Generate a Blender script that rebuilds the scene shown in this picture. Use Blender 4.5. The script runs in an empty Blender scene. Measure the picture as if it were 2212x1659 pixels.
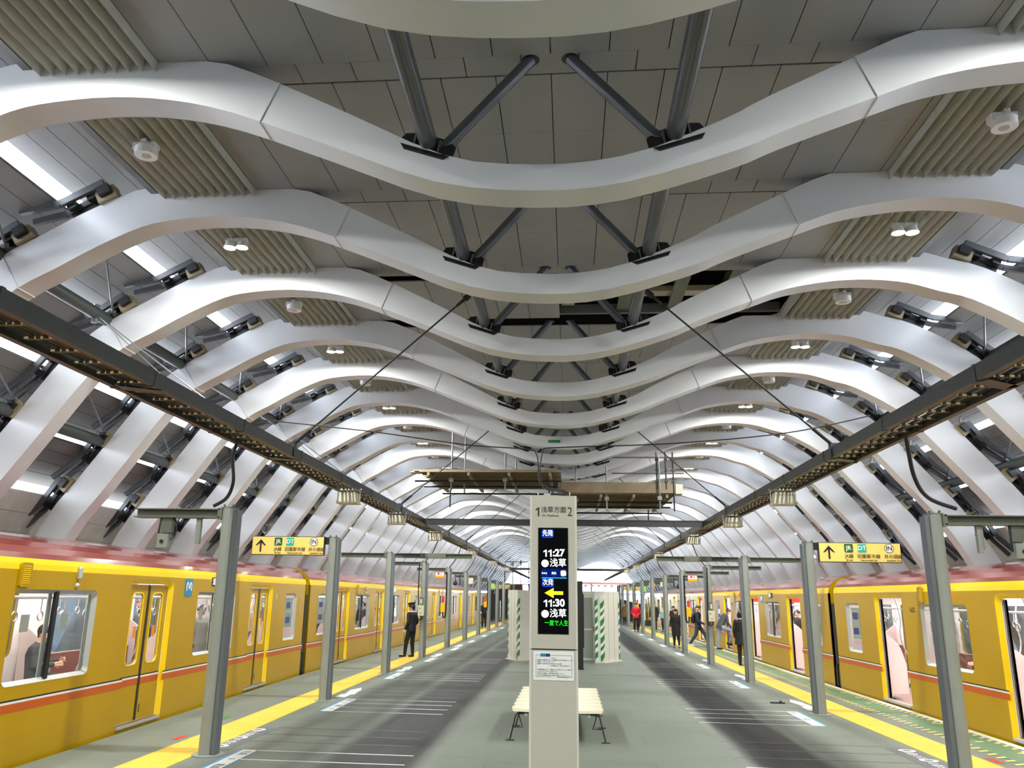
import bpy, math, random
from math import sin, cos, pi, radians as R, sqrt, atan2
from mathutils import Vector as V, Matrix
from mathutils.geometry import tessellate_polygon
random.seed(7)
S = bpy.context.scene
COL = S.collection

# ------------------------------------------------------------------ camera
def set_camera():
    f, P, YW, RL, CX, CY = 1760.687, 0.26186, -0.09278, 0.016944, 1069.62, 816.76
    cp, sp, cy, sy = cos(P), sin(P), cos(YW), sin(YW)
    F = V((sy*cp, cy*cp, sp)); Rt = V((cy, -sy, 0)); U = Rt.cross(F)
    R2 = Rt*cos(RL) + U*sin(RL); U2 = -Rt*sin(RL) + U*cos(RL)
    cam = bpy.data.cameras.new('camera'); o = bpy.data.objects.new('camera', cam); COL.objects.link(o)
    m = Matrix.Identity(4)
    for i in range(3):
        m[i][0] = R2[i]; m[i][1] = U2[i]; m[i][2] = -F[i]
    m[0][3], m[1][3], m[2][3] = 0, 0, 1.98
    o.matrix_world = m
    cam.sensor_fit = 'HORIZONTAL'; cam.sensor_width = 36; cam.lens = 36*f/2212
    cam.shift_x = (1106-CX)/2212; cam.shift_y = (CY-829.5)/2212
    cam.clip_start = .05; cam.clip_end = 600
    S.camera = o
set_camera()

# ------------------------------------------------------------------ world and exposure
w = bpy.data.worlds.new('sky'); S.world = w; w.use_nodes = True
bg = w.node_tree.nodes['Background']
bg.inputs[0].default_value = (.80, .89, 1, 1); bg.inputs[1].default_value = 12.0
S.view_settings.view_transform = 'Standard'; S.view_settings.look = 'None'
S.view_settings.gamma = 1; S.view_settings.exposure = 0.0
S.view_settings.use_curve_mapping = False
S.cycles.max_bounces = 8; S.cycles.diffuse_bounces = 4; S.cycles.glossy_bounces = 3
S.cycles.transparent_max_bounces = 16; S.cycles.caustics_reflective = False; S.cycles.caustics_refractive = False
S.cycles.sample_clamp_indirect = 4

LAMP_W = 262

# ------------------------------------------------------------------ materials
MATS = {}
def lin(c):
    return tuple((x/12.92 if x <= .04045 else ((x+.055)/1.055)**2.4) for x in [v/255 for v in c]) + (1,)
def mat(name, rgb, rough=.5, metal=0, var=0, scale=6, bump=0, emit=0, coat=0, spec=.5):
    if name in MATS: return MATS[name]
    m = bpy.data.materials.new(name); m.use_nodes = True; MATS[name] = m
    nt = m.node_tree; b = nt.nodes['Principled BSDF']
    c = lin(rgb)
    b.inputs['Base Color'].default_value = c; b.inputs['Roughness'].default_value = rough
    b.inputs['Metallic'].default_value = metal; b.inputs['Specular IOR Level'].default_value = spec
    if coat: b.inputs['Coat Weight'].default_value = coat; b.inputs['Coat Roughness'].default_value = .08
    if emit:
        b.inputs['Emission Color'].default_value = c; b.inputs['Emission Strength'].default_value = emit
    if var or bump:
        tc = nt.nodes.new('ShaderNodeTexCoord'); n = nt.nodes.new('ShaderNodeTexNoise')
        n.inputs['Scale'].default_value = scale; n.inputs['Detail'].default_value = 4
        nt.links.new(tc.outputs['Object'], n.inputs['Vector'])
        if var:
            r = nt.nodes.new('ShaderNodeMapRange')
            r.inputs['From Min'].default_value = .3; r.inputs['From Max'].default_value = .7
            r.inputs['To Min'].default_value = 1-var; r.inputs['To Max'].default_value = 1+var
            nt.links.new(n.outputs['Fac'], r.inputs['Value'])
            mx = nt.nodes.new('ShaderNodeVectorMath'); mx.operation = 'SCALE'
            mx.inputs[0].default_value = c[:3]
            nt.links.new(r.outputs['Result'], mx.inputs['Scale']); nt.links.new(mx.outputs[0], b.inputs['Base Color'])
        if bump:
            bp = nt.nodes.new('ShaderNodeBump'); bp.inputs['Strength'].default_value = bump; bp.inputs['Distance'].default_value = .02
            nt.links.new(n.outputs['Fac'], bp.inputs['Height']); nt.links.new(bp.outputs['Normal'], b.inputs['Normal'])
    return m
def glow(name, rgb, s):
    if name in MATS: return MATS[name]
    m = bpy.data.materials.new(name); m.use_nodes = True; MATS[name] = m
    nt = m.node_tree; nt.nodes.clear()
    e = nt.nodes.new('ShaderNodeEmission'); o = nt.nodes.new('ShaderNodeOutputMaterial')
    e.inputs[0].default_value = lin(rgb); e.inputs[1].default_value = s
    nt.links.new(e.outputs[0], o.inputs[0]); return m
def glass_mat():
    m = bpy.data.materials.new('pane_glass'); m.use_nodes = True
    nt = m.node_tree; nt.nodes.clear()
    t = nt.nodes.new('ShaderNodeBsdfTransparent'); g = nt.nodes.new('ShaderNodeBsdfGlossy')
    t.inputs[0].default_value = (.86, .9, .9, 1); g.inputs['Roughness'].default_value = .03
    lw = nt.nodes.new('ShaderNodeLayerWeight'); pw = nt.nodes.new('ShaderNodeMath'); pw.operation = 'POWER'; pw.inputs[1].default_value = 5
    nt.links.new(lw.outputs['Facing'], pw.inputs[0]); fr = nt.nodes.new('ShaderNodeMath'); fr.operation = 'MULTIPLY_ADD'; fr.inputs[1].default_value = .8; fr.inputs[2].default_value = .04
    nt.links.new(pw.outputs[0], fr.inputs[0])
    mx = nt.nodes.new('ShaderNodeMixShader'); o = nt.nodes.new('ShaderNodeOutputMaterial')
    nt.links.new(fr.outputs[0], mx.inputs[0]); nt.links.new(t.outputs[0], mx.inputs[1]); nt.links.new(g.outputs[0], mx.inputs[2])
    nt.links.new(mx.outputs[0], o.inputs[0]); return m

def floor_mat():
    m = bpy.data.materials.new('platform_floor'); m.use_nodes = True
    nt = m.node_tree; N = nt.nodes; L = nt.links; b = N['Principled BSDF']
    tc = N.new('ShaderNodeTexCoord'); sp = N.new('ShaderNodeSeparateXYZ'); L.new(tc.outputs['Object'], sp.inputs[0])
    def math(op, a, b_=None, c=None):
        n = N.new('ShaderNodeMath'); n.operation = op
        for i, v in enumerate((a, b_, c)):
            if v is None: continue
            if isinstance(v, (int, float)): n.inputs[i].default_value = v
            else: L.new(v, n.inputs[i])
        return n.outputs[0]
    X, Y = sp.outputs[0], sp.outputs[1]
    # worn rubber sheet: soft large patches, rectangular sheets, fine grain
    n1 = N.new('ShaderNodeTexNoise'); n1.inputs['Scale'].default_value = .55; n1.inputs['Detail'].default_value = 3; L.new(tc.outputs['Object'], n1.inputs['Vector'])
    mp = N.new('ShaderNodeMapping'); mp.inputs['Scale'].default_value = (1.5, 9, 1); L.new(tc.outputs['Object'], mp.inputs[0])
    n2 = N.new('ShaderNodeTexNoise'); n2.inputs['Scale'].default_value = .5; n2.inputs['Detail'].default_value = 5; L.new(mp.outputs[0], n2.inputs['Vector'])
    br = N.new('ShaderNodeTexBrick'); br.inputs['Scale'].default_value = 1; br.inputs['Brick Width'].default_value = 2.1; br.inputs['Row Height'].default_value = 1.25
    br.inputs['Mortar Size'].default_value = .006; br.inputs['Mortar Smooth'].default_value = .2
    br.inputs['Color1'].default_value = (.93, .93, .93, 1); br.inputs['Color2'].default_value = (1.05, 1.05, 1.05, 1); br.inputs['Mortar'].default_value = (.72, .72, .72, 1)
    L.new(tc.outputs['Object'], br.inputs['Vector'])
    v = math('MULTIPLY_ADD', n1.outputs[0], .30, .70); v = math('MULTIPLY', v, math('MULTIPLY_ADD', n2.outputs[0], .22, .94))
    sc = N.new('ShaderNodeVectorMath'); sc.operation = 'SCALE'; L.new(br.outputs['Color'], sc.inputs[0]); L.new(v, sc.inputs['Scale'])
    ml = N.new('ShaderNodeVectorMath'); ml.operation = 'MULTIPLY'; L.new(sc.outputs[0], ml.inputs[0]); ml.inputs[1].default_value = lin((120, 127, 118))[:3]
    # two dark bands running along the platform
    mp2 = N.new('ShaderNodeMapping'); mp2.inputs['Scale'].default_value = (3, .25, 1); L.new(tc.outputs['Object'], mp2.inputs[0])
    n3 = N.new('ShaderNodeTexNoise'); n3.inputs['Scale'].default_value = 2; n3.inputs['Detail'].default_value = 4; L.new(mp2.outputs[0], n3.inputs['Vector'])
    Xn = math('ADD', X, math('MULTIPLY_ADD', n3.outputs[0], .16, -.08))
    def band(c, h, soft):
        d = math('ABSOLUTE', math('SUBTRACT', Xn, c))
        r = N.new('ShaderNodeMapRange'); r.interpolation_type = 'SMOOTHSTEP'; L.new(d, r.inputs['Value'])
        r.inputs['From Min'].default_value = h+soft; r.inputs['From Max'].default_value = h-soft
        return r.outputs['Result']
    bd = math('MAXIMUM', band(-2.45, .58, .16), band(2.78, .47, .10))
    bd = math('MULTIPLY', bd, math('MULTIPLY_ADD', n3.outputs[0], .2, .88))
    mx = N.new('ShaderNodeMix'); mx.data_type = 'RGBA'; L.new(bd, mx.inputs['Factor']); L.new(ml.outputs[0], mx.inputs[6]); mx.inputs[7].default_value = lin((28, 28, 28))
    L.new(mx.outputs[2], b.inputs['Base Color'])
    b.inputs['Roughness'].default_value = .5; b.inputs['Specular IOR Level'].default_value = .22
    n4 = N.new('ShaderNodeTexNoise'); n4.inputs['Scale'].default_value = 60; L.new(tc.outputs['Object'], n4.inputs['Vector'])
    bp = N.new('ShaderNodeBump'); bp.inputs['Strength'].default_value = .15; bp.inputs['Distance'].default_value = .01
    L.new(n4.outputs[0], bp.inputs['Height']); L.new(bp.outputs[0], b.inputs['Normal'])
    return m

M = dict(
    floor=floor_mat(),
    rib=mat('white_rib_paint', (214, 215, 218), .27, var=.03, scale=1.5),
    ribflange=mat('rib_warm_bounce_tint', (206, 203, 190), .3, var=.03, scale=2),  # unused; warm bounce light on rib undersides put into the colour
    ceil=mat('grey_ceiling_board', (146, 147, 146), .55, var=.06, scale=1.2),
    louver=mat('beige_louver', (196, 194, 186), .4, var=.04),
    board=mat('grey_roof_board', (122, 120, 118), .45, var=.05, scale=1.5),
    dark=mat('dark_steel', (70, 72, 75), .4, metal=.1, var=.08),
    black=mat('black_steel', (30, 31, 33), .35, metal=.1),
    strut=mat('charcoal_strut_paint', (84, 87, 92), .25, metal=.15),
    green_steel=mat('grey_green_steel', (98, 104, 92), .45, var=.06),
    purlin=mat('dark_green_pipe', (62, 68, 66), .4),
    galv=mat('galvanised_steel', (120, 122, 122), .4, metal=.5, var=.1),
    post=mat('grey_post_paint', (140, 145, 138), .45, var=.05, scale=3),
    postdark=mat('slate_post_cover', (98, 104, 108), .45),
    tray=mat('tray_dark_paint', (48, 50, 48), .35, var=.1),
    traytan=mat('tray_rung_tan', (112, 96, 72), .5),
    cable=mat('black_cable', (20, 20, 22), .4),
    yellow=mat('train_yellow', (180, 142, 0), .36, coat=.05, var=.02, scale=.8, spec=.3),
    yellow2=mat('train_lit_yellow', (246, 204, 14), .25, coat=.3),  # lit copy of the train yellow, for edges that catch the light
    maroon=mat('train_maroon', (132, 56, 48), .2, coat=.6, var=.03, scale=.8),
    orange=mat('stripe_orange', (192, 84, 12), .3), white=mat('white_paint', (232, 232, 230), .4),
    blk=mat('rubber_black', (18, 18, 19), .4), silver=mat('silver_frame', (190, 190, 188), .3, metal=.4),
    inner=mat('train_interior_white', (226, 218, 216), .4), pink=mat('seat_partition_pink', (226, 205, 202), .35),
    seatred=mat('seat_moquette', (112, 52, 42), .9, var=.2, scale=40), tfloor=mat('train_floor_brown', (150, 122, 112), .5, var=.05),
    strap=mat('orange_strap', (226, 130, 40), .5), under=mat('underframe_grey', (58, 58, 58), .6),
    tact=None, pillar=mat('pillar_warm_white', (182, 178, 166), .4, var=.02), pillar2=mat('pillar_edge_white', (206, 203, 192), .35),
    screen=mat('screen_black', (10, 11, 13), .15), paper=mat('notice_paper', (226, 226, 224), .6),
    ink=mat('ink_black', (32, 32, 34), .5), seat=mat('cream_bench_plastic', (240, 230, 204), .25),
    plank=mat('scaffold_plank', (128, 112, 88), .6, var=.2, scale=3), hoard=mat('hoarding_white', (216, 214, 206), .35, var=.03, scale=1),
    green=mat('hazard_green', (22, 128, 50), .4), gold=mat('sign_yellow', (250, 214, 116), .4), sgreen=mat('sign_green', (24, 92, 36), .4),
    teal=mat('sign_teal', (28, 176, 156), .4), blue=mat('sticker_blue', (60, 150, 200), .45), blue2=mat('plate_blue', (30, 130, 180), .3),
    navy=mat('notice_navy', (40, 50, 110), .4), red=mat('button_red', (214, 44, 30), .35), phone=mat('phone_orange_yellow', (250, 184, 10), .4),
    slate=mat('floor_mark_slate', (92, 96, 104), .5), lip=mat('platform_lip', (206, 208, 196), .5, var=.04),
    fgreen=mat('floor_green_paint', (88, 122, 92), .5, var=.08, scale=4), hatch=mat('hatch_yellow', (238, 202, 116), .5),
    beige=mat('beige_box', (206, 200, 178), .45), white_lamp=mat('lamp_white', (232, 234, 236), .3), brown=mat('rust_brown', (120, 80, 60), .7, var=.2),
    ballast=mat('track_ballast', (70, 64, 60), .9, var=.3, scale=8, bump=.6), trackwall=mat('tan_trackwall', (190, 186, 180), .7, var=.08),
    fence=mat('fence_charcoal', (66, 68, 68), .6), skin=mat('skin', (222, 170, 142), .5), hair=mat('hair_black', (24, 20, 20), .35),
    pad=mat('pad_tan', (150, 138, 112), .5), tan=mat('hatch_beam_tan', (190, 182, 160), .5),
)
M['glass'] = glass_mat()
def frosted():  # translucency added so daylight brightens the view behind the trains
    m = bpy.data.materials.new('translucent_fill_panel'); m.use_nodes = True; nt = m.node_tree; nt.nodes.clear()
    a = nt.nodes.new('ShaderNodeBsdfTranslucent'); b = nt.nodes.new('ShaderNodeBsdfDiffuse'); mx = nt.nodes.new('ShaderNodeMixShader'); o = nt.nodes.new('ShaderNodeOutputMaterial')
    a.inputs[0].default_value = (.8, .85, .9, 1); b.inputs[0].default_value = (.7, .72, .75, 1); mx.inputs[0].default_value = .5
    nt.links.new(a.outputs[0], mx.inputs[1]); nt.links.new(b.outputs[0], mx.inputs[2]); nt.links.new(mx.outputs[0], o.inputs[0]); return m
M['frosted'] = frosted()
def tactile():
    m = mat('tactile_yellow', (230, 188, 62), .55, var=.05, scale=3)
    nt = m.node_tree; N = nt.nodes; L = nt.links
    tc = N.new('ShaderNodeTexCoord'); vo = N.new('ShaderNodeTexVoronoi'); vo.inputs['Randomness'].default_value = 0; vo.inputs['Scale'].default_value = 17
    r = N.new('ShaderNodeMapRange'); r.inputs['From Min'].default_value = .2; r.inputs['From Max'].default_value = .35; r.inputs['To Min'].default_value = 1; r.inputs['To Max'].default_value = 0
    bp = N.new('ShaderNodeBump'); bp.inputs['Strength'].default_value = .9; bp.inputs['Distance'].default_value = .006
    L.new(tc.outputs['Object'], vo.inputs['Vector']); L.new(vo.outputs['Distance'], r.inputs['Value']); L.new(r.outputs[0], bp.inputs['Height'])
    L.new(bp.outputs[0], N['Principled BSDF'].inputs['Normal']); return m
M['tact'] = tactile()

# ------------------------------------------------------------------ mesh helpers
class MB:
    def __init__(s): s.v = []; s.f = []; s.m = []
    def face(s, pts, mi=0):
        k = len(s.v); s.v += [tuple(p) for p in pts]; s.f.append(tuple(range(k, k+len(pts)))); s.m.append(mi)
    def add(s, vs, fs, mi=0):
        k = len(s.v); s.v += [tuple(p) for p in vs]
        for f in fs: s.f.append(tuple(i+k for i in f)); s.m.append(mi)
        return s
    def box(s, x0, x1, y0, y1, z0, z1, mi=0):
        return s.add([(x, y, z) for z in (z0, z1) for y in (y0, y1) for x in (x0, x1)],
              [(0, 2, 3, 1), (4, 5, 7, 6), (0, 1, 5, 4), (2, 6, 7, 3), (0, 4, 6, 2), (1, 3, 7, 5)], mi)
    def bar(s, p0, p1, wd, ht, up=(0, 0, 1), mi=0):
        p0, p1 = V(p0), V(p1); d = (p1-p0).normalized(); a = d.cross(V(up))
        if a.length < 1e-4: a = d.cross(V((1, 0, 0)))
        a.normalize(); b = a.cross(d)
        vs = [p + a*(sx*wd/2) + b*(sz*ht/2) for p in (p0, p1) for sz in (-1, 1) for sx in (-1, 1)]
        return s.add(vs, [(0, 1, 3, 2), (4, 6, 7, 5), (0, 4, 5, 1), (2, 3, 7, 6), (0, 2, 6, 4), (1, 5, 7, 3)], mi)
    def prism(s, poly, fa, fb, mi=0):
        """poly: 2d points; fa, fb map a 2d point to the two ends"""
        n = len(poly); k = len(s.v); s.v += [tuple(fa(*p)) for p in poly] + [tuple(fb(*p)) for p in poly]
        for i in range(n):
            j = (i+1) % n; s.f.append((k+i, k+j, k+n+j, k+n+i)); s.m.append(mi)
        for t in tessellate_polygon([[V((p[0], p[1], 0)) for p in poly]]):
            s.f.append(tuple(k+i for i in t)); s.m.append(mi); s.f.append(tuple(k+n+i for i in reversed(t))); s.m.append(mi)
        return s
    def holed(s, outer, holes, fa, fb, mi=0, rim=None):
        """flat plate with holes, front fa, back fb"""
        loops = [outer]+holes
        tris = tessellate_polygon([[V((p[0], p[1], 0)) for p in l] for l in loops])
        flat = [p for l in loops for p in l]; n = len(flat); k = len(s.v)
        s.v += [tuple(fa(*p)) for p in flat]+[tuple(fb(*p)) for p in flat]
        for t in tris:
            s.f.append(tuple(k+i for i in t)); s.m.append(mi); s.f.append(tuple(k+n+i for i in reversed(t))); s.m.append(mi)
        o = 0
        for l in loops:
            for i in range(len(l)):
                j = (i+1) % len(l); s.f.append((k+o+i, k+o+j, k+n+o+j, k+n+o+i)); s.m.append(mi if rim is None else rim)
            o += len(l)
        return s
    def tube(s, path, r, n=8, mi=0, cap=True):
        path = [V(p) for p in path]; rr = r if isinstance(r, (list, tuple)) else [r]*len(path)
        k = len(s.v); prev = None
        for i, p in enumerate(path):
            d = (path[min(i+1, len(path)-1)]-path[max(i-1, 0)]).normalized()
            if prev is None:
                a = d.cross(V((0, 0, 1)));
                if a.length < 1e-3: a = d.cross(V((1, 0, 0)))
            else: a = prev - d*prev.dot(d)
            a.normalize(); prev = a; b = d.cross(a)
            for j in range(n):
                t = 2*pi*j/n; s.v.append(tuple(p + (a*cos(t)+b*sin(t))*rr[i]))
        for i in range(len(path)-1):
            for j in range(n):
                q = (j+1) % n; s.f.append((k+i*n+j, k+i*n+q, k+(i+1)*n+q, k+(i+1)*n+j)); s.m.append(mi)
        if cap:
            s.f.append(tuple(k+j for j in reversed(range(n)))); s.m.append(mi)
            s.f.append(tuple(k+(len(path)-1)*n+j for j in range(n))); s.m.append(mi)
        return s
    def ball(s, c, r, n=10, m_=7, mi=0):
        c = V(c); rx, ry, rz = r if isinstance(r, (list, tuple)) else (r, r, r); k = len(s.v)
        for i in range(1, m_):
            t = pi*i/m_
            for j in range(n):
                a = 2*pi*j/n; s.v.append((c.x+rx*sin(t)*cos(a), c.y+ry*sin(t)*sin(a), c.z+rz*cos(t)))
        s.v += [(c.x, c.y, c.z+rz), (c.x, c.y, c.z-rz)]; top = k+(m_-1)*n
        for i in range(m_-2):
            for j in range(n):
                q = (j+1) % n; s.f.append((k+i*n+j, k+(i+1)*n+j, k+(i+1)*n+q, k+i*n+q)); s.m.append(mi)
        for j in range(n):
            q = (j+1) % n; s.f.append((top, k+j, k+q)); s.m.append(mi)
            s.f.append((top+1, k+(m_-2)*n+q, k+(m_-2)*n+j)); s.m.append(mi)
        return s
    def cap(s, p0, r0, p1, r1, n=12, mi=0):
        p0, p1 = V(p0), V(p1); s.tube([p0, p1], [r0, r1], n, mi); s.ball(p0, r0, n, 8, mi); s.ball(p1, r1, n, 8, mi); return s
    def build(s, name, mats, parent=None, smooth=False, loc=None, shift=None):
        me = bpy.data.meshes.new(name)
        vs = s.v if shift is None else [(a+shift[0], b+shift[1], c+shift[2]) for a, b, c in s.v]
        me.from_pydata(vs, [], s.f)
        if not isinstance(mats, (list, tuple)): mats = [mats]
        for m in mats: me.materials.append(m)
        me.polygons.foreach_set('material_index', s.m)
        if smooth: me.polygons.foreach_set('use_smooth', [True]*len(s.f))
        me.validate(); me.update()
        if smooth:
            try: me.set_sharp_from_angle(angle=R(40))
            except Exception: pass
        o = bpy.data.objects.new(name, me); COL.objects.link(o)
        if parent: o.parent = parent
        if loc: o.location = loc
        return o
def tag(o, label=None, cat=None, group=None, kind=None):
    if label: o['label'] = label
    if cat: o['category'] = cat
    if group: o['group'] = group
    if kind: o['kind'] = kind
    return o
def thing(name, label, cat, loc=(0, 0, 0), rz=0, group=None):
    o = bpy.data.objects.new(name, None); COL.objects.link(o); o.empty_display_size = .2
    o.location = loc; o.rotation_euler = (0, 0, rz); return tag(o, label, cat, group)
def copy_tree(o, parent=None):
    c = o.copy(); COL.objects.link(c)
    if parent: c.parent = parent
    for ch in [x for x in o.children]: copy_tree(ch, c)
    return c
ORD = 'first second third fourth fifth sixth seventh eighth ninth tenth eleventh twelfth thirteenth fourteenth fifteenth sixteenth seventeenth eighteenth nineteenth twentieth'.split()
TENS = {20: 'twenty', 30: 'thirty', 40: 'forty', 50: 'fifty'}
def nth(i):  # 1-based
    if i <= 20: return ORD[i-1]
    t, u = i//10*10, i % 10
    return TENS[t]+'-'+ORD[u-1] if u else {30: 'thirtieth', 40: 'fortieth', 50: 'fiftieth'}[t]
def rr(a0, a1, b0, b1, r, n=4, corners=(1, 1, 1, 1)):
    """rounded rectangle; corners order: low-low, high-low, high-high, low-high"""
    pts = []
    for (ca, cb, t0, k) in ((a0+r, b0+r, pi, 0), (a1-r, b0+r, 1.5*pi, 1), (a1-r, b1-r, 0, 2), (a0+r, b1-r, .5*pi, 3)):
        if corners[k]:
            for i in range(n+1):
                t = t0+.5*pi*i/n; pts.append((ca+r*cos(t), cb+r*sin(t)))
        else: pts.append(((a0, a1, a1, a0)[k], (b0, b0, b1, b1)[k]))
    return pts
def text(name, body, size, m, parent, loc, rot, align='CENTER', ext=.0008, sx=1, bold=0, space=1):
    cu = bpy.data.curves.new(name, 'FONT'); cu.body = body; cu.size = size; cu.align_x = align; cu.align_y = 'CENTER'; cu.extrude = ext; cu.resolution_u = 3
    cu.offset = bold if all(ord(c) < 128 or 0xff00 < ord(c) for c in body) else min(bold, .0006)
    cu.space_character = space
    cu.materials.append(m)
    t = bpy.data.objects.new(name, cu); COL.objects.link(t)
    dg = bpy.context.evaluated_depsgraph_get(); dg.update()
    me = bpy.data.meshes.new_from_object(t.evaluated_get(dg)); bpy.data.objects.remove(t)
    me.name = name
    if not me.materials: me.materials.append(m)
    o = bpy.data.objects.new(name, me); COL.objects.link(o); o.parent = parent
    o.location = loc; o.rotation_euler = rot; o.scale = (sx, 1, 1); return o
FACE = (pi/2, 0, 0)      # text standing upright, read from -y
def interp(x, xs, ys):
    if x <= xs[0]: return ys[0]+(x-xs[0])*(ys[1]-ys[0])/(xs[1]-xs[0])
    for i in range(len(xs)-1):
        if x <= xs[i+1]: return ys[i]+(x-xs[i])*(ys[i+1]-ys[i])/(xs[i+1]-xs[i])
    return ys[-1]
def smooth_line(pts, k=6):
    out = []
    n = len(pts)
    for i in range(n-1):
        p0, p1, p2, p3 = pts[max(i-1, 0)], pts[i], pts[i+1], pts[min(i+2, n-1)]
        for j in range(k):
            t = j/k
            out.append(tuple(.5*((2*p1[a])+(-p0[a]+p2[a])*t+(2*p0[a]-5*p1[a]+4*p2[a]-p3[a])*t*t+(-p0[a]+3*p1[a]-3*p2[a]+p3[a])*t**3) for a in range(len(p1))))
    out.append(tuple(pts[-1])); return out

# ------------------------------------------------------------------ setting: platform, track bed
Y0, Y1 = -8.0, 112.0
EL = ([-8, 9.6, 15, 21, 29.5, 77], [-5.75, -6.35, -6.55, -6.75, -6.80, -6.84])
ER = ([-8, 9.6, 16, 21.5, 29.5, 77], [6.55, 6.52, 6.50, 6.42, 6.38, 6.38])
def build_platform():
    ys = [-8, 2, 9.6, 12, 15, 18, 21, 25, 29.5, 40, 55, 77]
    m = MB(); L = [(interp(y, *EL), y) for y in ys]; Rr = [(interp(y, *ER), y) for y in ys]
    for i in range(len(ys)-1):
        (a, ya), (b, yb) = L[i], L[i+1]; c, d = Rr[i][0], Rr[i+1][0]
        m.face([(a, ya, 0), (c, ya, 0), (d, yb, 0), (b, yb, 0)])
        m.face([(a, ya, 0), (b, yb, 0), (b, yb, -1), (a, ya, -1)]); m.face([(c, ya, -1), (d, yb, -1), (d, yb, 0), (c, ya, 0)])
    m.face([(L[0][0], -8, -1), (Rr[0][0], -8, -1), (Rr[0][0], -8, 0), (L[0][0], -8, 0)])
    m.face([(Rr[-1][0], 77, -1), (L[-1][0], 77, -1), (L[-1][0], 77, 0), (Rr[-1][0], 77, 0)])
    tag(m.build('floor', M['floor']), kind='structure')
    m = MB(); m.box(-16, 16, Y0-2, 125, -1.12, -1.02); tag(m.build('floor', M['ballast']), kind='structure')
    # tactile strips
    for s, ya, inner, wd, lab in ((-1, [2, 9.8, 18, 30, 42, 76], [-4.45, -4.67, -4.83, -4.93, -5.0, -5.05], -.58, 'long yellow tactile paving strip along the left platform edge'),
                             (1, [2, 11.7, 17.5, 30, 42, 76], [4.85, 4.86, 4.78, 4.80, 4.80, 4.78], .57, 'long yellow tactile paving strip along the right platform edge')):
        m = MB()
        for i in range(len(ya)-1):
            a, b = inner[i], inner[i+1]; xs0 = sorted((a, a+wd)); xs1 = sorted((b, b+wd))
            vs = [(xs0[0], ya[i], 0), (xs0[1], ya[i], 0), (xs1[1], ya[i+1], 0), (xs1[0], ya[i+1], 0)]
            vs += [(x, y, .006) for x, y, z in vs]
            m.add(vs, [(4, 5, 6, 7), (0, 1, 5, 4), (1, 2, 6, 5), (2, 3, 7, 6), (3, 0, 4, 7)])
        tag(m.build('tactile_paving', M['tact']), lab, 'tactile paving')
    # painted zone by the right hand edge: pale lip, green field, hatched dashes both sides
    m = MB(); g = MB(); h = MB()
    for i in range(len(ys)-1):
        ya_, yb_ = ys[i], ys[i+1]
        if ya_ < 2: continue
        a, b = interp(ya_, *ER), interp(yb_, *ER)
        m.face([(a-.13, ya_, .004), (a, ya_, .004), (b, yb_, .004), (b-.13, yb_, .004)])
        if yb_ <= 40: g.face([(a-.72, ya_, .003), (a-.2, ya_, .003), (b-.2, yb_, .003), (b-.72, yb_, .003)])
    y = 9.0
    while y < 38:
        a = interp(y, *ER)
        h.face([(a-.84, y, .005), (a-.68, y+.09, .005), (a-.68, y+.17, .005), (a-.84, y+.08, .005)])
        h.face([(a-.25, y+.05, .005), (a-.14, y+.14, .005), (a-.14, y+.22, .005), (a-.25, y+.13, .005)])
        y += .24
    for k in range(30):
        y = 10+k*.93; a = interp(y, *ER); x = a-.33-.3*random.random(); h.face([(x, y, .0055), (x+.12, y+.02, .0055), (x+.12, y+.09, .0055), (x, y+.07, .0055)])
    tag(m.build('floor', M['lip']), kind='structure'); tag(g.build('floor', M['fgreen']), kind='structure')
    tag(h.build('floor', M['hatch']), kind='structure')
    # dark fence screens closing the platform end
build_platform()

# ------------------------------------------------------------------ arched ribs
RY = [6.6+2.58*i for i in range(-5, 41)]; RY[4] = 4.2
INL = [(-10.6, -1.02), (-10.15, .5), (-9.72, 1.6), (-9.13, 2.94), (-8.67, 3.6), (-8.18, 4.3), (-7.5, 5.26), (-7.0, 5.69), (-6.55, 5.94), (-6.02, 6.24), (-5.45, 6.50), (-5.0, 6.59),
       (-4.4, 6.62), (-3.8, 6.56), (-3.18, 6.40), (-2.25, 6.03), (-1.2, 5.61), (-.28, 5.49), (.53, 5.55), (1.5, 5.83), (1.95, 6.02), (2.75, 6.32), (3.28, 6.5), (3.95, 6.61),
       (4.5, 6.62), (5.0, 6.56), (5.45, 6.42), (5.9, 6.28), (6.62, 5.86), (7.04, 5.47), (7.67, 4.72), (8.40, 3.82), (8.95, 2.92), (9.6, 1.6), (10.0, .5), (10.45, -1.02)]
PROF = smooth_line(INL, 3)
def normal(i, pr=PROF):
    a, b = pr[max(i-1, 0)], pr[min(i+1, len(pr)-1)]; d = V((b[0]-a[0], b[1]-a[1])).normalized(); return V((-d.y, d.x))
CZ = 6.985
OUT = []
for i, p in enumerate(PROF):
    t = min(1, max(0, (abs(p[0]+.12)-.9)/3.0)); dep = .26+.28*t; n = normal(i)
    q = (p[0]+n.x*dep, p[1]+n.y*dep); OUT.append((q[0], min(q[1], CZ-.004 if -3.9 < q[0] < 3.75 else CZ+.07)))
def on_outer(x):   # point and tangent of the rib back at a given x
    best = min(range(1, len(OUT)-1), key=lambda i: abs(OUT[i][0]-x)+(0 if OUT[i][1] < 6.9 or abs(x) < 6 else .0))
    a, b = OUT[best-1], OUT[best+1]; d = V((b[0]-a[0], b[1]-a[1])).normalized(); return OUT[best], d, V((-d.y, d.x))
RW = .34
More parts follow.
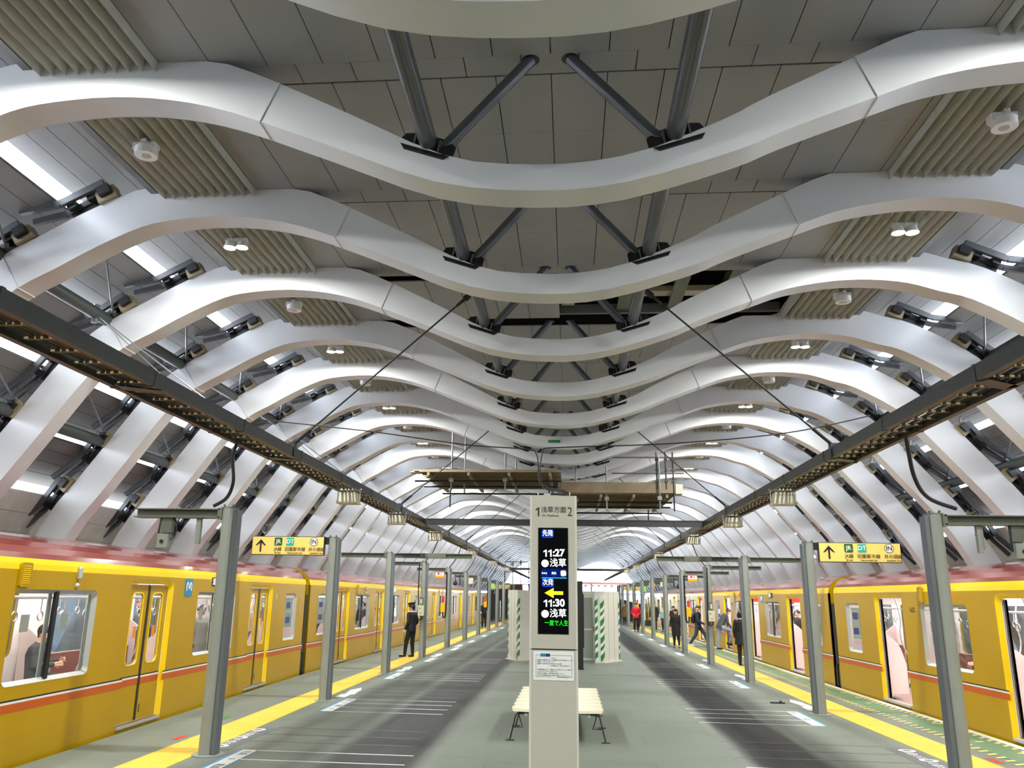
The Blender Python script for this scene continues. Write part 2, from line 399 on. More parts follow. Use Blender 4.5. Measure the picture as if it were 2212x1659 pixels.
def rib_mesh():
    m = MB(); n = len(PROF); pts = PROF+OUT[::-1]
    vs = [(x, 0, z) for x, z in PROF]+[(x, RW, z) for x, z in PROF]+[(x, 0, z) for x, z in OUT]+[(x, RW, z) for x, z in OUT]
    k = 0; m.v = vs
    for i in range(n-1):
        for f in ((i, i+1, 2*n+i+1, 2*n+i), (n+i+1, n+i, 3*n+i, 3*n+i+1), (i+1, i, n+i, n+i+1), (2*n+i, 2*n+i+1, 3*n+i+1, 3*n+i)):
            m.f.append(f); m.m.append(0)
    return m
def weld_line(m, i):
    a, b = PROF[i], OUT[i]; m.bar((a[0], -.004, a[1]), (b[0], -.004, b[1]), .016, .012, (0, 1, 0)); m.bar((a[0], 0, a[1]-.002), (a[0], RW, a[1]-.002), .016, .01)
def nearest(x, z): return min(range(len(PROF)), key=lambda i: (PROF[i][0]-x)**2+(PROF[i][1]-z)**2)
def channel(m, a, b, c, wd=.07, ht=.05):
    m.bar(a, b, wd, ht, (0, 1, 0)); m.bar(b, c, wd, ht, (0, 1, 0))
def roof_bracket(x, sgn):
    """clamps and paired channels carrying the roof boards, sitting on the rib's back"""
    p, d, nn = on_outer(x)
    if sgn > 0: d = -d          # pointing downhill-outward for the left, mirrored for the right
    down = -d if sgn < 0 else -d
    t = V((down.x, down.y)); nrm = V((nn.x, nn.y))
    P = lambda u, v, y: (p[0]+t.x*u+nrm.x*v, y, p[1]+t.y*u+nrm.y*v)
    a = MB(); a.bar(P(-.28, .05, .12), P(.18, .05, .12), .2, .1, (0, 1, 0))
    for u in (-.18, .1):
        a.bar(P(u, .1, -.02), P(u, .24, -.02), .11, .09, (0, 1, 0)); a.bar(P(u, .22, -.06), P(u, .22, .22), .1, .05, (0, 0, 1))
    c = MB()
    channel(c, P(-.42, .2, -.1), P(.2, .2, -.1), P(.72, .36, -.1), .09, .06); channel(c, P(-.36, .17, .08), P(.24, .15, .08), P(.68, .26, .08), .08, .06)
    b = MB(); b.bar(P(-.5, .08, .02), P(-.24, .08, .02), .18, .16, (0, 1, 0)); b.bar(P(-.46, .1, -.08), P(-.3, .1, -.08), .12, .12, (0, 1, 0), 1)
    return a, c, b
def strut_set(o):
    for sx in (-1, 1):
        cx = -.15+sx*1.13; ci = nearest(cx, 5.6); zt = OUT[ci][1]; a, b = OUT[ci-3], OUT[ci+3]; d = V((b[0]-a[0], 0, b[1]-a[1])).normalized()
        w_ = V((0, .38, .925)); w_ = (w_-d*w_.dot(d)).normalized(); n_ = d.cross(w_); n_ = n_ if n_.y < 0 else -n_
        P = lambda u, v, h: V((cx, .06, zt+.12)) + d*u + w_*v + n_*h
        m = MB(); oc = [(-.19, -.13), (.2, -.13), (.27, -.06), (.25, .07), (.13, .13), (-.13, .13), (-.25, .07), (-.27, -.06)]
        m.prism(oc, lambda u, v: P(u, v, 0), lambda u, v: P(u, v, .03)); m.prism([(u*.9, v*.8-.03) for u, v in oc], lambda u, v: P(u, v, -.09), lambda u, v: P(u, v, 0))
        q = m.build('strut_base', M['black'], o); q['label'] = 'black octagonal end plate'
        m = MB(); m.tube([P(0, .02, .02), (cx, -2.2, 6.13)], .086, 16); m.build('strut', M['strut'], o, smooth=True)
        for u in (-.12, .12): m = MB(); m.prism([(0, -.07), (0, .07), (.1, 0)], lambda a_, b_: P(u-.008, b_, a_+.02), lambda a_, b_: P(u+.008, b_, a_+.02)); m.build('stiffener', M['strut'], o)
        m = MB(); m.tube([P(-sx*.13, .06, -.02), (-.15+sx*.19, .2, CZ+.0)], .058, 14); m.build('brace', M['strut'], o, smooth=True)
        m = MB(); m.tube([(-.15+sx*.19, .2, CZ-.004), (-.15+sx*.19, .2, CZ-.001)], .085, 20); m.build('sleeve_ring', M['black'], o)
def build_ribs():
    def assemble(detail):
        o = thing('arch_rib', '', 'rib', group='white arch ribs'); r = rib_mesh().build('rib_beam', M['rib'], o, smooth=True)
        if detail >= 1:
            for x, z in ((-3.03, 6.33), (2.75, 6.32), (-7.05, 5.66), (7.04, 5.47)): m = MB(); weld_line(m, nearest(x, z)); m.build('weld_seam', M['rib'], o)
            strut_set(o)
        if detail >= 2:
            for sg, xs in ((-1, (-6.2, -7.25, -8.15, -8.85, -9.45)), (1, (6.15, 7.2, 8.05, 8.75, 9.3))):
                for x in xs:
                    a, c, b = roof_bracket(x, sg); pb = a.build('roof_bracket', M['black'], o); c.build('channel', M['dark'], pb)
                    b.build('end_pad', [M['pad'], M['black']], pb)
        return o
    protos = {}
    i0 = 5
    for i, y in enumerate(RY):
        k = i-i0; lvl = 2 if -1 <= k <= 9 else (1 if k <= 16 else 0)
        if k < -1: lvl = 0
        if lvl not in protos: protos[lvl] = o = assemble(lvl)
        else: o = copy_tree(protos[lvl])
        o.location = (0, y, 0)
        if k < -1: lab = 'white wavy M-shaped arch rib just behind the photographer, %s back' % nth(-1-k)
        elif k == -1: lab = 'white wavy arch rib cropped by the top edge, nearest of all'
        elif k == 0: lab = 'large white wavy M-shaped arch rib spanning the top, nearest complete one'
        else: lab = 'white wavy M-shaped steel arch rib, %s complete one from the front' % nth(k+1)
        o['label'] = lab
build_ribs()

# ------------------------------------------------------------------ ceiling, louvres, roof boards
def build_roof():
    # flat grey board ceiling between the two crests, boards .555 wide with open joints, a folded strip over every rib
    xs = [-3.98]+[round(-.148+.555*k, 3) for k in range(-6, 8)]+[3.83]
    xs = [x for x in xs if -3.98 <= x <= 3.83]
    m = MB(); g = .005
    for i in range(len(RY)-1):
        ya, yb = RY[i]+.44, RY[i+1]+.115
        for j in range(len(xs)-1):
            a, b = xs[j]+g, xs[j+1]-g
            if i == 7:      # open hatch bay
                if a > -.2: continue
                yya = ya+.22
                m.box(a, b, yya, yb-.12, CZ, CZ+.02); continue
            mid = (ya+yb)/2-.1
            m.box(a, b, ya, mid-.0015, CZ, CZ+.02); m.box(a, b, mid+.0015, yb, CZ, CZ+.02)
    for i in range(len(RY)):
        if i == 8: continue
        ya = RY[i]+.117; yb = RY[i]+.415
        x2 = [-3.98+.0]+[x+.27 for x in xs[1:-1]]+[3.83]
        for j in range(len(x2)-1):
            a, b = x2[j]+g, x2[j+1]-g
            if a < b: m.add([(a, ya, CZ+.0), (b, ya, CZ), (a, yb, CZ-.0), (b, yb, CZ), (a, ya, CZ+.02), (b, ya, CZ+.02), (a, yb, CZ+.02), (b, yb, CZ+.02)], [(0, 1, 3, 2), (4, 6, 7, 5), (0, 4, 5, 1), (2, 3, 7, 6), (0, 2, 6, 4), (1, 5, 7, 3)])
    tag(m.build('ceiling', M['ceil']), kind='structure')
    m = MB(); m.box(-4.1, 4.0, Y0, RY[7]+.1, CZ+.06, CZ+.1); m.box(-4.1, 4.0, RY[8]+.5, Y1, CZ+.06, CZ+.1)
    m.box(-4.1, 4.0, RY[7]+.1, RY[8]+.5, CZ+.9, CZ+.95)
    for x in (-4.1, 3.95): m.box(x, x+.05, RY[7], RY[8]+.5, CZ+.02, CZ+.9)
    for y in (RY[7]+.1, RY[8]+.46): m.box(-4.1, 4.0, y, y+.04, CZ+.06, CZ+.9)
    tag(m.build('ceiling', M['black']), kind='structure')
    # structure seen through the open hatch
    y = RY[7]+.45
    t = thing('hatch_steelwork', 'exposed beams and ducts in the open ceiling hatch above the third arch', 'steelwork', (0, y, CZ))
    b = MB()
    for x in (.95, 1.85, 2.7): b.box(x, x+.1, 0, 2.1, .12, .42); b.box(x-.06, x+.16, 0, 2.1, .1, .13)
    b.build('joist', M['green_steel'], t)
    b = MB(); b.box(-4, 3.8, 2.02, 2.1, .05, .22); b.box(-4, 3.8, -.1, -.04, .1, .3); b.build('cross_channel', M['galv'], t)
    b = MB(); b.box(-.15, 3.7, 1.35, 1.6, .2, .3); b.box(-.12, .12, .0, 1.9, .16, .3); b.build('duct', M['tan'], t)
    b = MB()
    for k in range(4): b.box(-.16, -.0, .25+k*.42, .35+k*.42, .1, .15)
    b.build('bracket', M['tan'], t)
    b = MB(); b.box(0, .35, -.05, 2.0, .25, .6); b.box(1.1, 3.7, .1, 1.0, .42, .6); b.build('panel', M['ceil'], t)
    # pleated louvres at both crests
    for s, xa, xb in ((-1, -5.3, -3.98), (1, 3.83, 5.12)):
        m = MB(); n = 10; w_ = (xb-xa)/n
        for i in range(n):
            a = xa+i*w_; pts = [(a, CZ+.07), (a+w_*(.18 if s > 0 else .82), CZ-.1), (a+w_, CZ+.07)]
            for j in range(len(RY)-1):
                ya, yb = RY[j]+RW+.002, RY[j+1]-.002
                for (p, q) in ((pts[0], pts[1]), (pts[1], pts[2])):
                    m.face([(p[0], ya, p[1]), (q[0], ya, q[1]), (q[0], yb, q[1]), (p[0], yb, p[1])])
        m.box(xa, xb, Y0, Y1, CZ+.09, CZ+.11)
        tag(m.build('ceiling', M['louver']), kind='structure')
        m = MB(); e = xa if s < 0 else xb
        m.box(min(e, e+s*.09), max(e, e+s*.09), Y0, Y1, CZ-.02, CZ+.2); m.box(min(e+s*.09, e+s*.13), max(e+s*.09, e+s*.13), Y0, Y1, CZ+.1, CZ+.3)
        tag(m.build('trim_1', M['galv']), kind='structure')
    # curved roof boards with daylight slots
    PT = [(5.42, 7.2), (6.62, 6.84), (7.67, 6.2), (8.42, 5.43), (9.02, 4.55), (9.62, 3.64), (10.45, 2.3), (10.8, .8), (11.15, -1.0)]
    for s in (-1, 1):
        name = 'wall_left' if s < 0 else 'wall_right'
        for k in range(len(PT)-1):
            a, b = V(PT[k]), V(PT[k+1]); d = (b-a).normalized(); n = V((-d.y, d.x));
            if n.y < 0 and n.x < 0: n = -n
            if n.x < 0: n = -n
            slot = k <= 4
            st = a - d*(.0 if k == 0 else .0); en = b + (n*.3 - d*.05 if slot else V((0, 0)))
            m = MB(); nb = 4; L_ = en-st; nn = V((-L_.y, L_.x)).normalized(); nn = nn if nn.x > 0 else -nn
            for j in range(nb):
                p = st+L_*(j/nb)+L_.normalized()*.004; q = st+L_*((j+1)/nb)-L_.normalized()*.004
                c = [p, q, q+nn*.03, p+nn*.03]
                m.prism([(0, 0), (1, 0), (1, 1), (0, 1)], lambda u, v: (s*c[int(u+2*v) if v == 0 else (2 if u else 3)].x, Y0, c[int(u+2*v) if v == 0 else (2 if u else 3)].y),
                        lambda u, v: (s*c[int(u) if v == 0 else (2 if u else 3)].x, Y1, c[int(u) if v == 0 else (2 if u else 3)].y))
            c = [st+nn*.03, en+nn*.03, en+nn*.05, st+nn*.05]
            m.prism([(0, 0), (1, 0), (1, 1), (0, 1)], lambda u, v: (s*c[(0 if u == 0 else 1) if v == 0 else (2 if u else 3)].x, Y0, c[(0 if u == 0 else 1) if v == 0 else (2 if u else 3)].y),
                    lambda u, v: (s*c[(0 if u == 0 else 1) if v == 0 else (2 if u else 3)].x, Y1, c[(0 if u == 0 else 1) if v == 0 else (2 if u else 3)].y))
            tag(m.build(name, M['board'] if k < 5 else (M['trackwall'] if k == 5 else M['frosted'])), kind='structure')
        m = MB(); m.box(min(s*5.1, s*5.5), max(s*5.1, s*5.5), Y0, Y1, 7.2, 7.24); tag(m.build(name, M['black']), kind='structure')
        for q, (x, z, lab) in enumerate(((7.36, 6.16, 'upper'), (8.72, 4.66, 'lower'))):
            m = MB(); m.tube([(s*x, Y0, z), (s*x, Y1, z)], .1, 14)
            o = m.build('purlin_pipe', M['purlin'], smooth=True)
            tag(o, 'dark green tubular purlin, the %s of two on the %s side of the vault' % (lab, 'left' if s < 0 else 'right'), 'pipe')
    m = MB(); m.box(-11.2, 11.2, Y0-.3, Y0, -1.02, 7.4); tag(m.build('wall_back', M['trackwall']), kind='structure')
    # thin bracing rods in the bays
    for s in (-1, 1):
        for i in range(5, 14):
            ya, yb = RY[i-1]+.3, RY[i]+.1
            m = MB(); m.tube([(s*7.3, yb, 6.2), (s*6.25, ya, 6.92)], .017, 6); m.cap((s*7.3, yb, 6.2), .03, (s*7.2, yb-.17, 6.27), .026, 8)
            m.tube([(s*8.68, yb, 4.75), (s*8.05, ya, 5.72)], .017, 6); m.cap((s*8.68, yb, 4.75), .03, (s*8.62, yb-.17, 4.85), .026, 8)
            o = m.build('bracing_rod', M['galv'], smooth=True)
            tag(o, 'thin steel bracing rods behind the %s arch on the %s' % (nth(max(1, i-4)) + ' complete' if i > 4 else 'nearest', 'left' if s < 0 else 'right'), 'rod', 'bracing rods under the roof boards')
build_roof()

# ------------------------------------------------------------------ crest lamps (the hall's own lights)
def at(px, py, Y):
    """the world point seen at a photo pixel, at distance Y down the platform"""
    c = S.camera.matrix_world; d = c.to_3x3() @ V(((px-1069.62), -(py-816.76), -1760.687)); o = c.translation
    return o + d*(Y/d.y)
def crest_lamp(lit):
    t = thing('crest_spotlight' if lit else 'round_ceiling_fitting', '', 'light')
    m = MB()
    if lit:
        m.box(-.16, .16, -.03, .03, -.03, .02); m.build('mount_bar', M['white_lamp'], t)
        for x in (-.09, .09):
            m = MB(); m.tube([(x, 0, -.03), (x, 0, -.12)], [.06, .088], 16); h = m.build('lamp_head', M['white_lamp'], t, smooth=True)
            m = MB(); m.tube([(x, 0, -.121), (x, 0, -.123)], .082, 16); m.build('lens', glow('lamp_lens', (255, 250, 214), 40), h)
        l = bpy.data.lights.new('lamp_light', 'AREA'); l.shape = 'RECTANGLE'; l.size = .3; l.size_y = .12; l.energy = LAMP_W; l.color = (.98, 1.0, .93); l.spread = R(165)
        lo = bpy.data.objects.new('lamp_light', l); COL.objects.link(lo); lo.parent = t; lo.location = (0, .02, -.14); lo.rotation_euler = (R(12), 0, 0)
    else:
        m.box(-.03, .03, -.1, .1, -.02, .02); m.prism([(-.14, 0), (-.14, -.08), (-.05, -.12), (0, -.05), (.06, -.1), (.12, -.06), (.12, 0)], lambda u, v: (u, -.06, v), lambda u, v: (u, .06, v))
        m.build('bracket', M['white_lamp'], t)
        m = MB(); m.tube([(0, 0, -.06), (0, 0, -.15)], .125, 24); m.build('housing', M['white_lamp'], t, smooth=True)
        m = MB(); m.tube([(0, 0, -.15), (0, 0, -.155)], [.06, .05], 20); m.build('lens', M['silver'], t)
    return t
def build_lamps():
    P = {}
    for s in (-1, 1):
        side = 'left' if s < 0 else 'right'
        for i in range(0, 24):
            y = 5.35+2.58*i; lit = i % 2 == 0; x = (-4.75 if s < 0 else 4.5)
            if lit not in P: P[lit] = o = crest_lamp(lit)
            else: o = copy_tree(P[lit])
            o.location = (x-(.2*s if False else 0), y-.05, CZ-.1); o['group'] = 'lit crest lamps' if lit else 'unlit crest fittings'
            o['label'] = ('glowing twin spotlight under the %s louvres, %s lit one from the front' if lit else 'small white round fitting under the %s louvres, %s from the front') % (side, nth(i//2+1))
        for k in range(2):   # the lamps of the bays behind the photographer
            o = copy_tree(P[True]); o.location = (-4.75 if s < 0 else 4.5, 5.3-5.16*(k+1), CZ-.1)
            o['label'] = 'glowing twin spotlight under the %s louvres, %s behind the photographer' % (side, nth(k+1))
build_lamps()

# ------------------------------------------------------------------ hung cable trays, stays, cables
TL, TR = (-4.13, -4.52), (3.72, 4.11)
def build_trays():
    for s, (xi, xo) in ((-1, TL), (1, TR)):
        side = 'left' if s < 0 else 'right'
        t = thing('cable_tray', 'long dark ladder cable tray hung along the %s side above the posts' % side, 'cable tray', ((xi+xo)/2, 2, 4.02))
        cx = (xi+xo)/2
        ya, yb = 0.0, 96.0
        a = MB(); hx = (xi-cx)
        for sg, h in ((1, .15), (-1, .17)):
            x = hx*sg
            a.box(x-.035, x+.035, ya, yb, -h/2, h/2)
            for k in range(42):
                y = ya+.9+k*2.3; a.box(x-.04, x+.04, y, y+.05, -h/2-.006, h/2+.006)
        a.build('side_rail', M['tray'], t)
        a = MB(); a.box(-abs(hx)+.036, abs(hx)-.036, 0, .04, -.05, -.03); r0 = a.build('rung', M['traytan'], t); r0.location.y = 2.6
        for k in range(1, 100): rc = r0.copy(); COL.objects.link(rc); rc.location.y = 2.6+.36*k
        a = MB(); y = 2.6+36
        while y < yb: a.box(-abs(hx)+.036, abs(hx)-.036, y, y+.04, -.05, -.03); y += .36
        tag(a.build('rungs', M['traytan'], t), kind='stuff')
        a = MB()
        for k in range(22):
            y = 1.2+k*4.3; a.bar((-abs(hx), y, -.075), (abs(hx), y+.25, -.075), .16, .02)
        a.build('joint_plate', M['black'], t)
        for j, (dx, r) in enumerate(((-.1, .024), (-.03, .02), (.05, .026), (.12, .018))):
            p = [(dx+.02*sin(k*1.7+j), k*3.0, -.005+.005*sin(k+j)) for k in range(33)]; a = MB(); a.tube(p, r, 6); a.build('cable', M['cable'], t, smooth=True)
        # stays
        for q, (yt, yb_) in enumerate(((11.35, 11.75), (19.55, 19.85), (27.5, 28.0), (32.5, 33.0), (37.6, 38), (42.7, 43), (47.8, 48), (53, 53.2), (58, 58.2))):
            top = V((-.15+s*1.28, yt, 6.35)); low = V((xi, yb_, 4.12)); d = (low-top).normalized()
            m = MB(); m.tube([top, low], .013, 6); m.cap(low-d*.35, .025, low-d*.05, .025, 8); m.cap(top+d*.1, .03, top+d*.28, .022, 8); m.bar(top-d*.12, top+d*.14, .1, .05)
            m.box(low.x-.05, low.x+.05, low.y-.05, low.y+.05, 3.95, 4.15)
            tag(m.build('hanger_stay', M['black'], smooth=True), 'thin diagonal steel stay from the ceiling dip to the %s tray, %s from the front' % (side, nth(q+1)), 'stay', 'tray stays')
        for q, yy in enumerate((11.75, 19.85)):
            m = MB(); m.tube([(s*7.3, yy-.3, 6.1), (xo, yy, 4.1)], .012, 6); m.tube([(s*7.3, yy-.3, 6.1), (s*6.0, yy+.1, 4.95), (xo, yy+.6, 4.1)], .008, 6)
            m.tube([(s*7.36, yy-.3, 6.0), (s*7.36, yy-.3, 6.3)], .05, 8)
            tag(m.build('hanger_stay', M['galv'], smooth=True), 'thin pale rods from the green purlin to the %s tray, %s pair' % (side, nth(q+1)), 'stay')
    for k, y in enumerate((23.2, 62.3)):
        m = MB(); m.box(TL[0]+.04, TR[0]-.04, y, y+.1, 3.92, 3.94); m.box(TL[0]+.04, TR[0]-.04, y, y+.1, 4.08, 4.1); m.box(TL[0]+.04, TR[0]-.04, y+.03, y+.07, 3.94, 4.08)
        for x in (-3.3, -1.2, .9, 2.9): m.box(x, x+.06, y-.01, y, 3.94, 4.08)
        tag(m.build('cross_beam', M['black']), 'black cross beam joining the two cable trays, %s' % ('nearer of the two' if k == 0 else 'farther of the two'), 'beam')
    # floodlight boxes under the trays
    def flood():
        t = thing('tray_floodlight', '', 'light'); m = MB()
        v = [(-.16, -.12, .0), (.16, -.12, 0), (.16, .12, 0), (-.16, .12, 0), (-.2, -.16, -.2), (.2, -.16, -.2), (.2, .16, -.2), (-.2, .16, -.2)]
        m.add(v, [(0, 1, 2, 3), (7, 6, 5, 4), (0, 4, 5, 1), (1, 5, 6, 2), (2, 6, 7, 3), (3, 7, 4, 0)]); m.box(-.21, .21, -.17, .17, -.22, -.195); m.build('housing', M['beige'], t)
        m = MB(); m.tube([(-.22, 0, -.15), (-.22, 0, .05), (.22, 0, .05), (.22, 0, -.15)], .014, 6); m.tube([(-.25, 0, .06), (.25, 0, .06)], .018, 6); m.build('yoke', M['silver'], t, smooth=True); return t
    p = None
    for s, X, ys in ((-1, -4.3, (15.7, 20.3, 26.3, 36.5, 46.8, 57)), (1, 3.9, (15.4, 20.2, 26.7, 37, 49.5, 58))):
        for k, y in enumerate(ys):
            o = flood() if p is None else copy_tree(p); p = p or o; o.location = (X, y, 3.9)
            o['label'] = 'beige box floodlight hung under the %s cable tray, %s from the front' % ('left' if s < 0 else 'right', nth(k+1)); o['group'] = 'floodlights under the trays'
    # cables that leave the trays
    def cable(name, pts, r, lab, m_='cable'):
        m = MB(); m.tube(smooth_line([tuple(V(p)) for p in pts], 6), r, 8); return tag(m.build(name, M[m_], smooth=True), lab, 'cable')
    c = at(1162, 985, 9.4)
    cable('power_cable', [(-4.13, 10.37, 4.22), tuple(at(800, 932, 10.1)), tuple(at(1000, 960, 9.8)), tuple(at(1135, 970, 9.5)), tuple(at(1158, 980, 9.4)), tuple(at(1163, 1010, 9.2)), tuple(at(1164, 1035, 9)), tuple(at(1178, 1056, 8.8)), tuple(at(1215, 1063, 8.6)), tuple(at(1228, 1074, 8.58))], .0075, 'black cable strung from the left tray down to the top of the display pillar')
    cable('power_cable', [(3.72, 10.24, 4.22), tuple(at(1700, 935, 10.0)), tuple(at(1450, 958, 9.7)), tuple(at(1200, 967, 9.45)), tuple(at(1175, 975, 9.35)), tuple(at(1168, 1000, 9.25)), tuple(at(1168, 1033, 9.05)), tuple(at(1182, 1053, 8.85)), tuple(at(1218, 1060, 8.62)), tuple(at(1232, 1074, 8.58))], .0075, 'black cable strung from the right tray down to the top of the display pillar')
    cable('drop_cable', [(-4.5, 10.6, 3.98), tuple(at(503, 990, 10.6)), tuple(at(504, 1040, 10.6)), tuple(at(490, 1075, 10.7)), tuple(at(462, 1093, 10.75))], .024, 'thick black cable drooping from the left tray to the nearest left post')
    cable('drop_cable', [(4.1, 10.2, 3.98), tuple(at(1960, 960, 10.3)), tuple(at(1975, 1030, 10.5)), tuple(at(2005, 1075, 10.7)), tuple(at(2065, 1099, 10.8))], .026, 'thick black cable drooping from the right tray to the nearest right post')
    for s, T, PX in ((-1, TL, -4.87), (1, TR, 4.4)):
        for k, y in enumerate((27.9, 33.6, 39.2, 45.2, 51.2)):
            x0 = (T[0]+T[1])/2
            cable('drop_cable', [(x0, y-.4, 3.95), (x0+(PX-x0)*.2, y-.3, 3.7), (x0+(PX-x0)*.5, y-.1, 3.4), (PX-.02*s, y-.05, 3.08)], .016, 'thin black cable dropping from the %s tray to the %s post' % ('left' if s < 0 else 'right', nth(k+4)))
build_trays()

# ------------------------------------------------------------------ platform posts with their arms
PL = [(-4.54, 10.75), (-4.71, 16.38), (-4.83, 22.25), (-4.87, 27.97), (-4.88, 33.73), (-4.87, 39.3), (-4.9, 45.3), (-4.91, 51.1), (-4.95, 57.3), (-4.99, 63.5), (-5.0, 69.4), (-5.0, 75.1)]
PR_ = [(4.55, 10.85), (4.53, 16.41), (4.49, 22.16), (4.46, 27.88), (4.38, 33.48), (4.36, 39.24), (4.33, 45.1), (4.33, 51.3), (4.3, 57.5), (4.27, 63.1), (4.22, 68.6), (4.2, 74.2)]
def ibeam(m, x0, x1, y, z0, z1, d=.1):
    m.box(x0, x1, y-d, y+d, z1-.014, z1); m.box(x0, x1, y-d, y+d, z0, z0+.014); m.box(x0, x1, y-.008, y+.008, z0+.014, z1-.014)
    n = int(abs(x1-x0)/.22)
    for k in range(n):
        x = min(x0, x1)+.12+k*abs(x1-x0)/n; m.ball((x, y-d+.04, z0+.022), (.018, .018, .014), 8, 5)
def build_posts():
    for s, PP in ((-1, PL), (1, PR_)):
        side = 'left' if s < 0 else 'right'
        for k, (x, y) in enumerate(PP):
            t = thing('platform_post', '', 'post', (x, y, 0), group='platform posts on the %s' % side)
            m = MB(); sec = [(-.08, -.06), (-.065, -.085), (-.035, -.1), (.0, -.104), (.035, -.1), (.065, -.085), (.08, -.06), (.08, .1), (-.08, .1)]
            cx = s*.027
            m.prism(sec, lambda u, v: (u+cx, v, 0.004), lambda u, v: (u+cx, v, 3.07)); m.build('shaft', M['post'], t)
            m = MB(); ex = -s*.083
            m.box(ex-.025, ex+.025, -.075, .09, .006, 3.05)
            for z in (1.02, 2.1): m.box(ex-.028, ex+.028, -.078, .092, z, z+.006)
            m.build('side_cover', M['postdark'], t)
            m = MB(); jx = -s*.056; m.box(jx-.004, jx+.004, -.07, .07, .01, 3.04); m.build('joint_gap', M['black'], t)
            m = MB(); m.tube([(0, 0, .001), (0, 0, .012)], .2, 28); m.build('base_plate', M['post'], t, smooth=True)
            m = MB(); m.box(cx-.085, cx+.085, -.1, .105, 3.07, 3.085)
            for u in (-.06, .06): m.tube([(cx+u, -.04, 3.08), (cx+u, -.06, 3.12)], .016, 8)
            m.build('top_cap', M['green_steel'], t)
            inner = None; outer = 5.87-abs(x) if k == 0 else 6.2-abs(x)
            if s > 0 and k == 0: outer = 6.3-x
            if k == 1: outer = None
            if k == 2: inner = abs(x)-(2.61 if s < 0 else 2.27)
            z0, z1 = (2.94, 3.06) if k == 0 else (2.95, 3.07)
            if outer:
                m = MB(); a = cx+s*.1; ibeam(m, min(a, s*outer), max(a, s*outer), 0, z0, z1); m.box(a-.03, a+.03, -.1, .1, z0-.02, z1+.01); m.build('arm', M['green_steel'], t)
            if inner:
                m = MB(); a = -s*.13; b = -s*inner; ibeam(m, min(a, b), max(a, b), 0, z0, z1); mm = (a+b)/2; m.box(mm-.35, mm+.35, -.115, .115, z0-.006, z1+.006); m.build('arm', M['green_steel'], t)
            if k == 1:
                m = MB(); a = cx+s*.08; m.box(min(a, a+s*.12), max(a, a+s*.1), -.04, .04, 2.94, 3.08); m.box(min(a, a+s*.2), max(a, a+s*.2), -.03, .03, 3.05, 3.08); m.build('sign_hook', M['black'], t)
            t['label'] = 'grey steel platform post with a round foot, %s on the %s from the front' % (nth(k+1), side)
build_posts()

def line_sign(name, x0, x1, y, z0, z1, side, big=True):
    t = thing(name, '', 'sign', ((x0+x1)/2, y, z0)); W, H = x1-x0, z1-z0
    m = MB(); m.box(-W/2, W/2, -.05, .05, 0, H); m.build('case', M['black'], t)
    m = MB(); m.box(-W/2+.012, W/2-.012 if side < 0 else W/2-.012, -.056, -.05, .012, H-.012); m.build('face', M['gold'], t)
    yy = -.058
    m = MB(); ax = -W*.375
    m.box(ax-.018, ax+.018, yy-.001, yy, H*.16, H*.7)
    m.prism([(ax, H*.84), (ax-.11, H*.5), (ax-.075, H*.5), (ax, H*.68), (ax+.075, H*.5), (ax+.11, H*.5)], lambda u, v: (u, yy-.001, v), lambda u, v: (u, yy, v)); m.build('arrow', M['ink'], t)
    for cx, lbl, col, jp, en, jx in ((-.2, 'JR', 'sgreen', 'JR線', 'JR Line', -.2), (.045, 'DT', 'teal', '田園都市線', 'Den-en-toshi Line', .155), (.535, 'IN', None, '井の頭線', 'Inokashira Line', .6)):
        cx, jx = cx*W/1.5, jx*W/1.5
        m = MB()
        if col: m.prism(rr(cx-.08, cx+.08, H*.5, H*.93, .02), lambda u, v: (u, yy-.002, v), lambda u, v: (u, yy, v)); m.build('line_badge', M[col], t)
        else:
            c = [(cx+.086*cos(a*pi/12), H*.72+.086*sin(a*pi/12)) for a in range(24)]; m.prism(c, lambda u, v: (u, yy-.001, v), lambda u, v: (u, yy, v)); m.build('line_badge', M['ink'], t)
            c = [(cx+.076*cos(a*pi/12), H*.72+.076*sin(a*pi/12)) for a in range(24)]; m = MB(); m.prism(c, lambda u, v: (u, yy-.002, v), lambda u, v: (u, yy-.001, v)); m.build('line_badge', M['white'], t)
        text('badge_letters', lbl, .115, M['white'] if col else M['ink'], t, (cx, yy-.003, H*.715), FACE, bold=.002)
        text('line_name', jp, .085, M['ink'], t, (jx, yy-.002, H*.3), FACE, bold=.001)
        text('line_name', en, .042, M['ink'], t, (jx, yy-.002, H*.11), FACE, bold=.001)
    return t
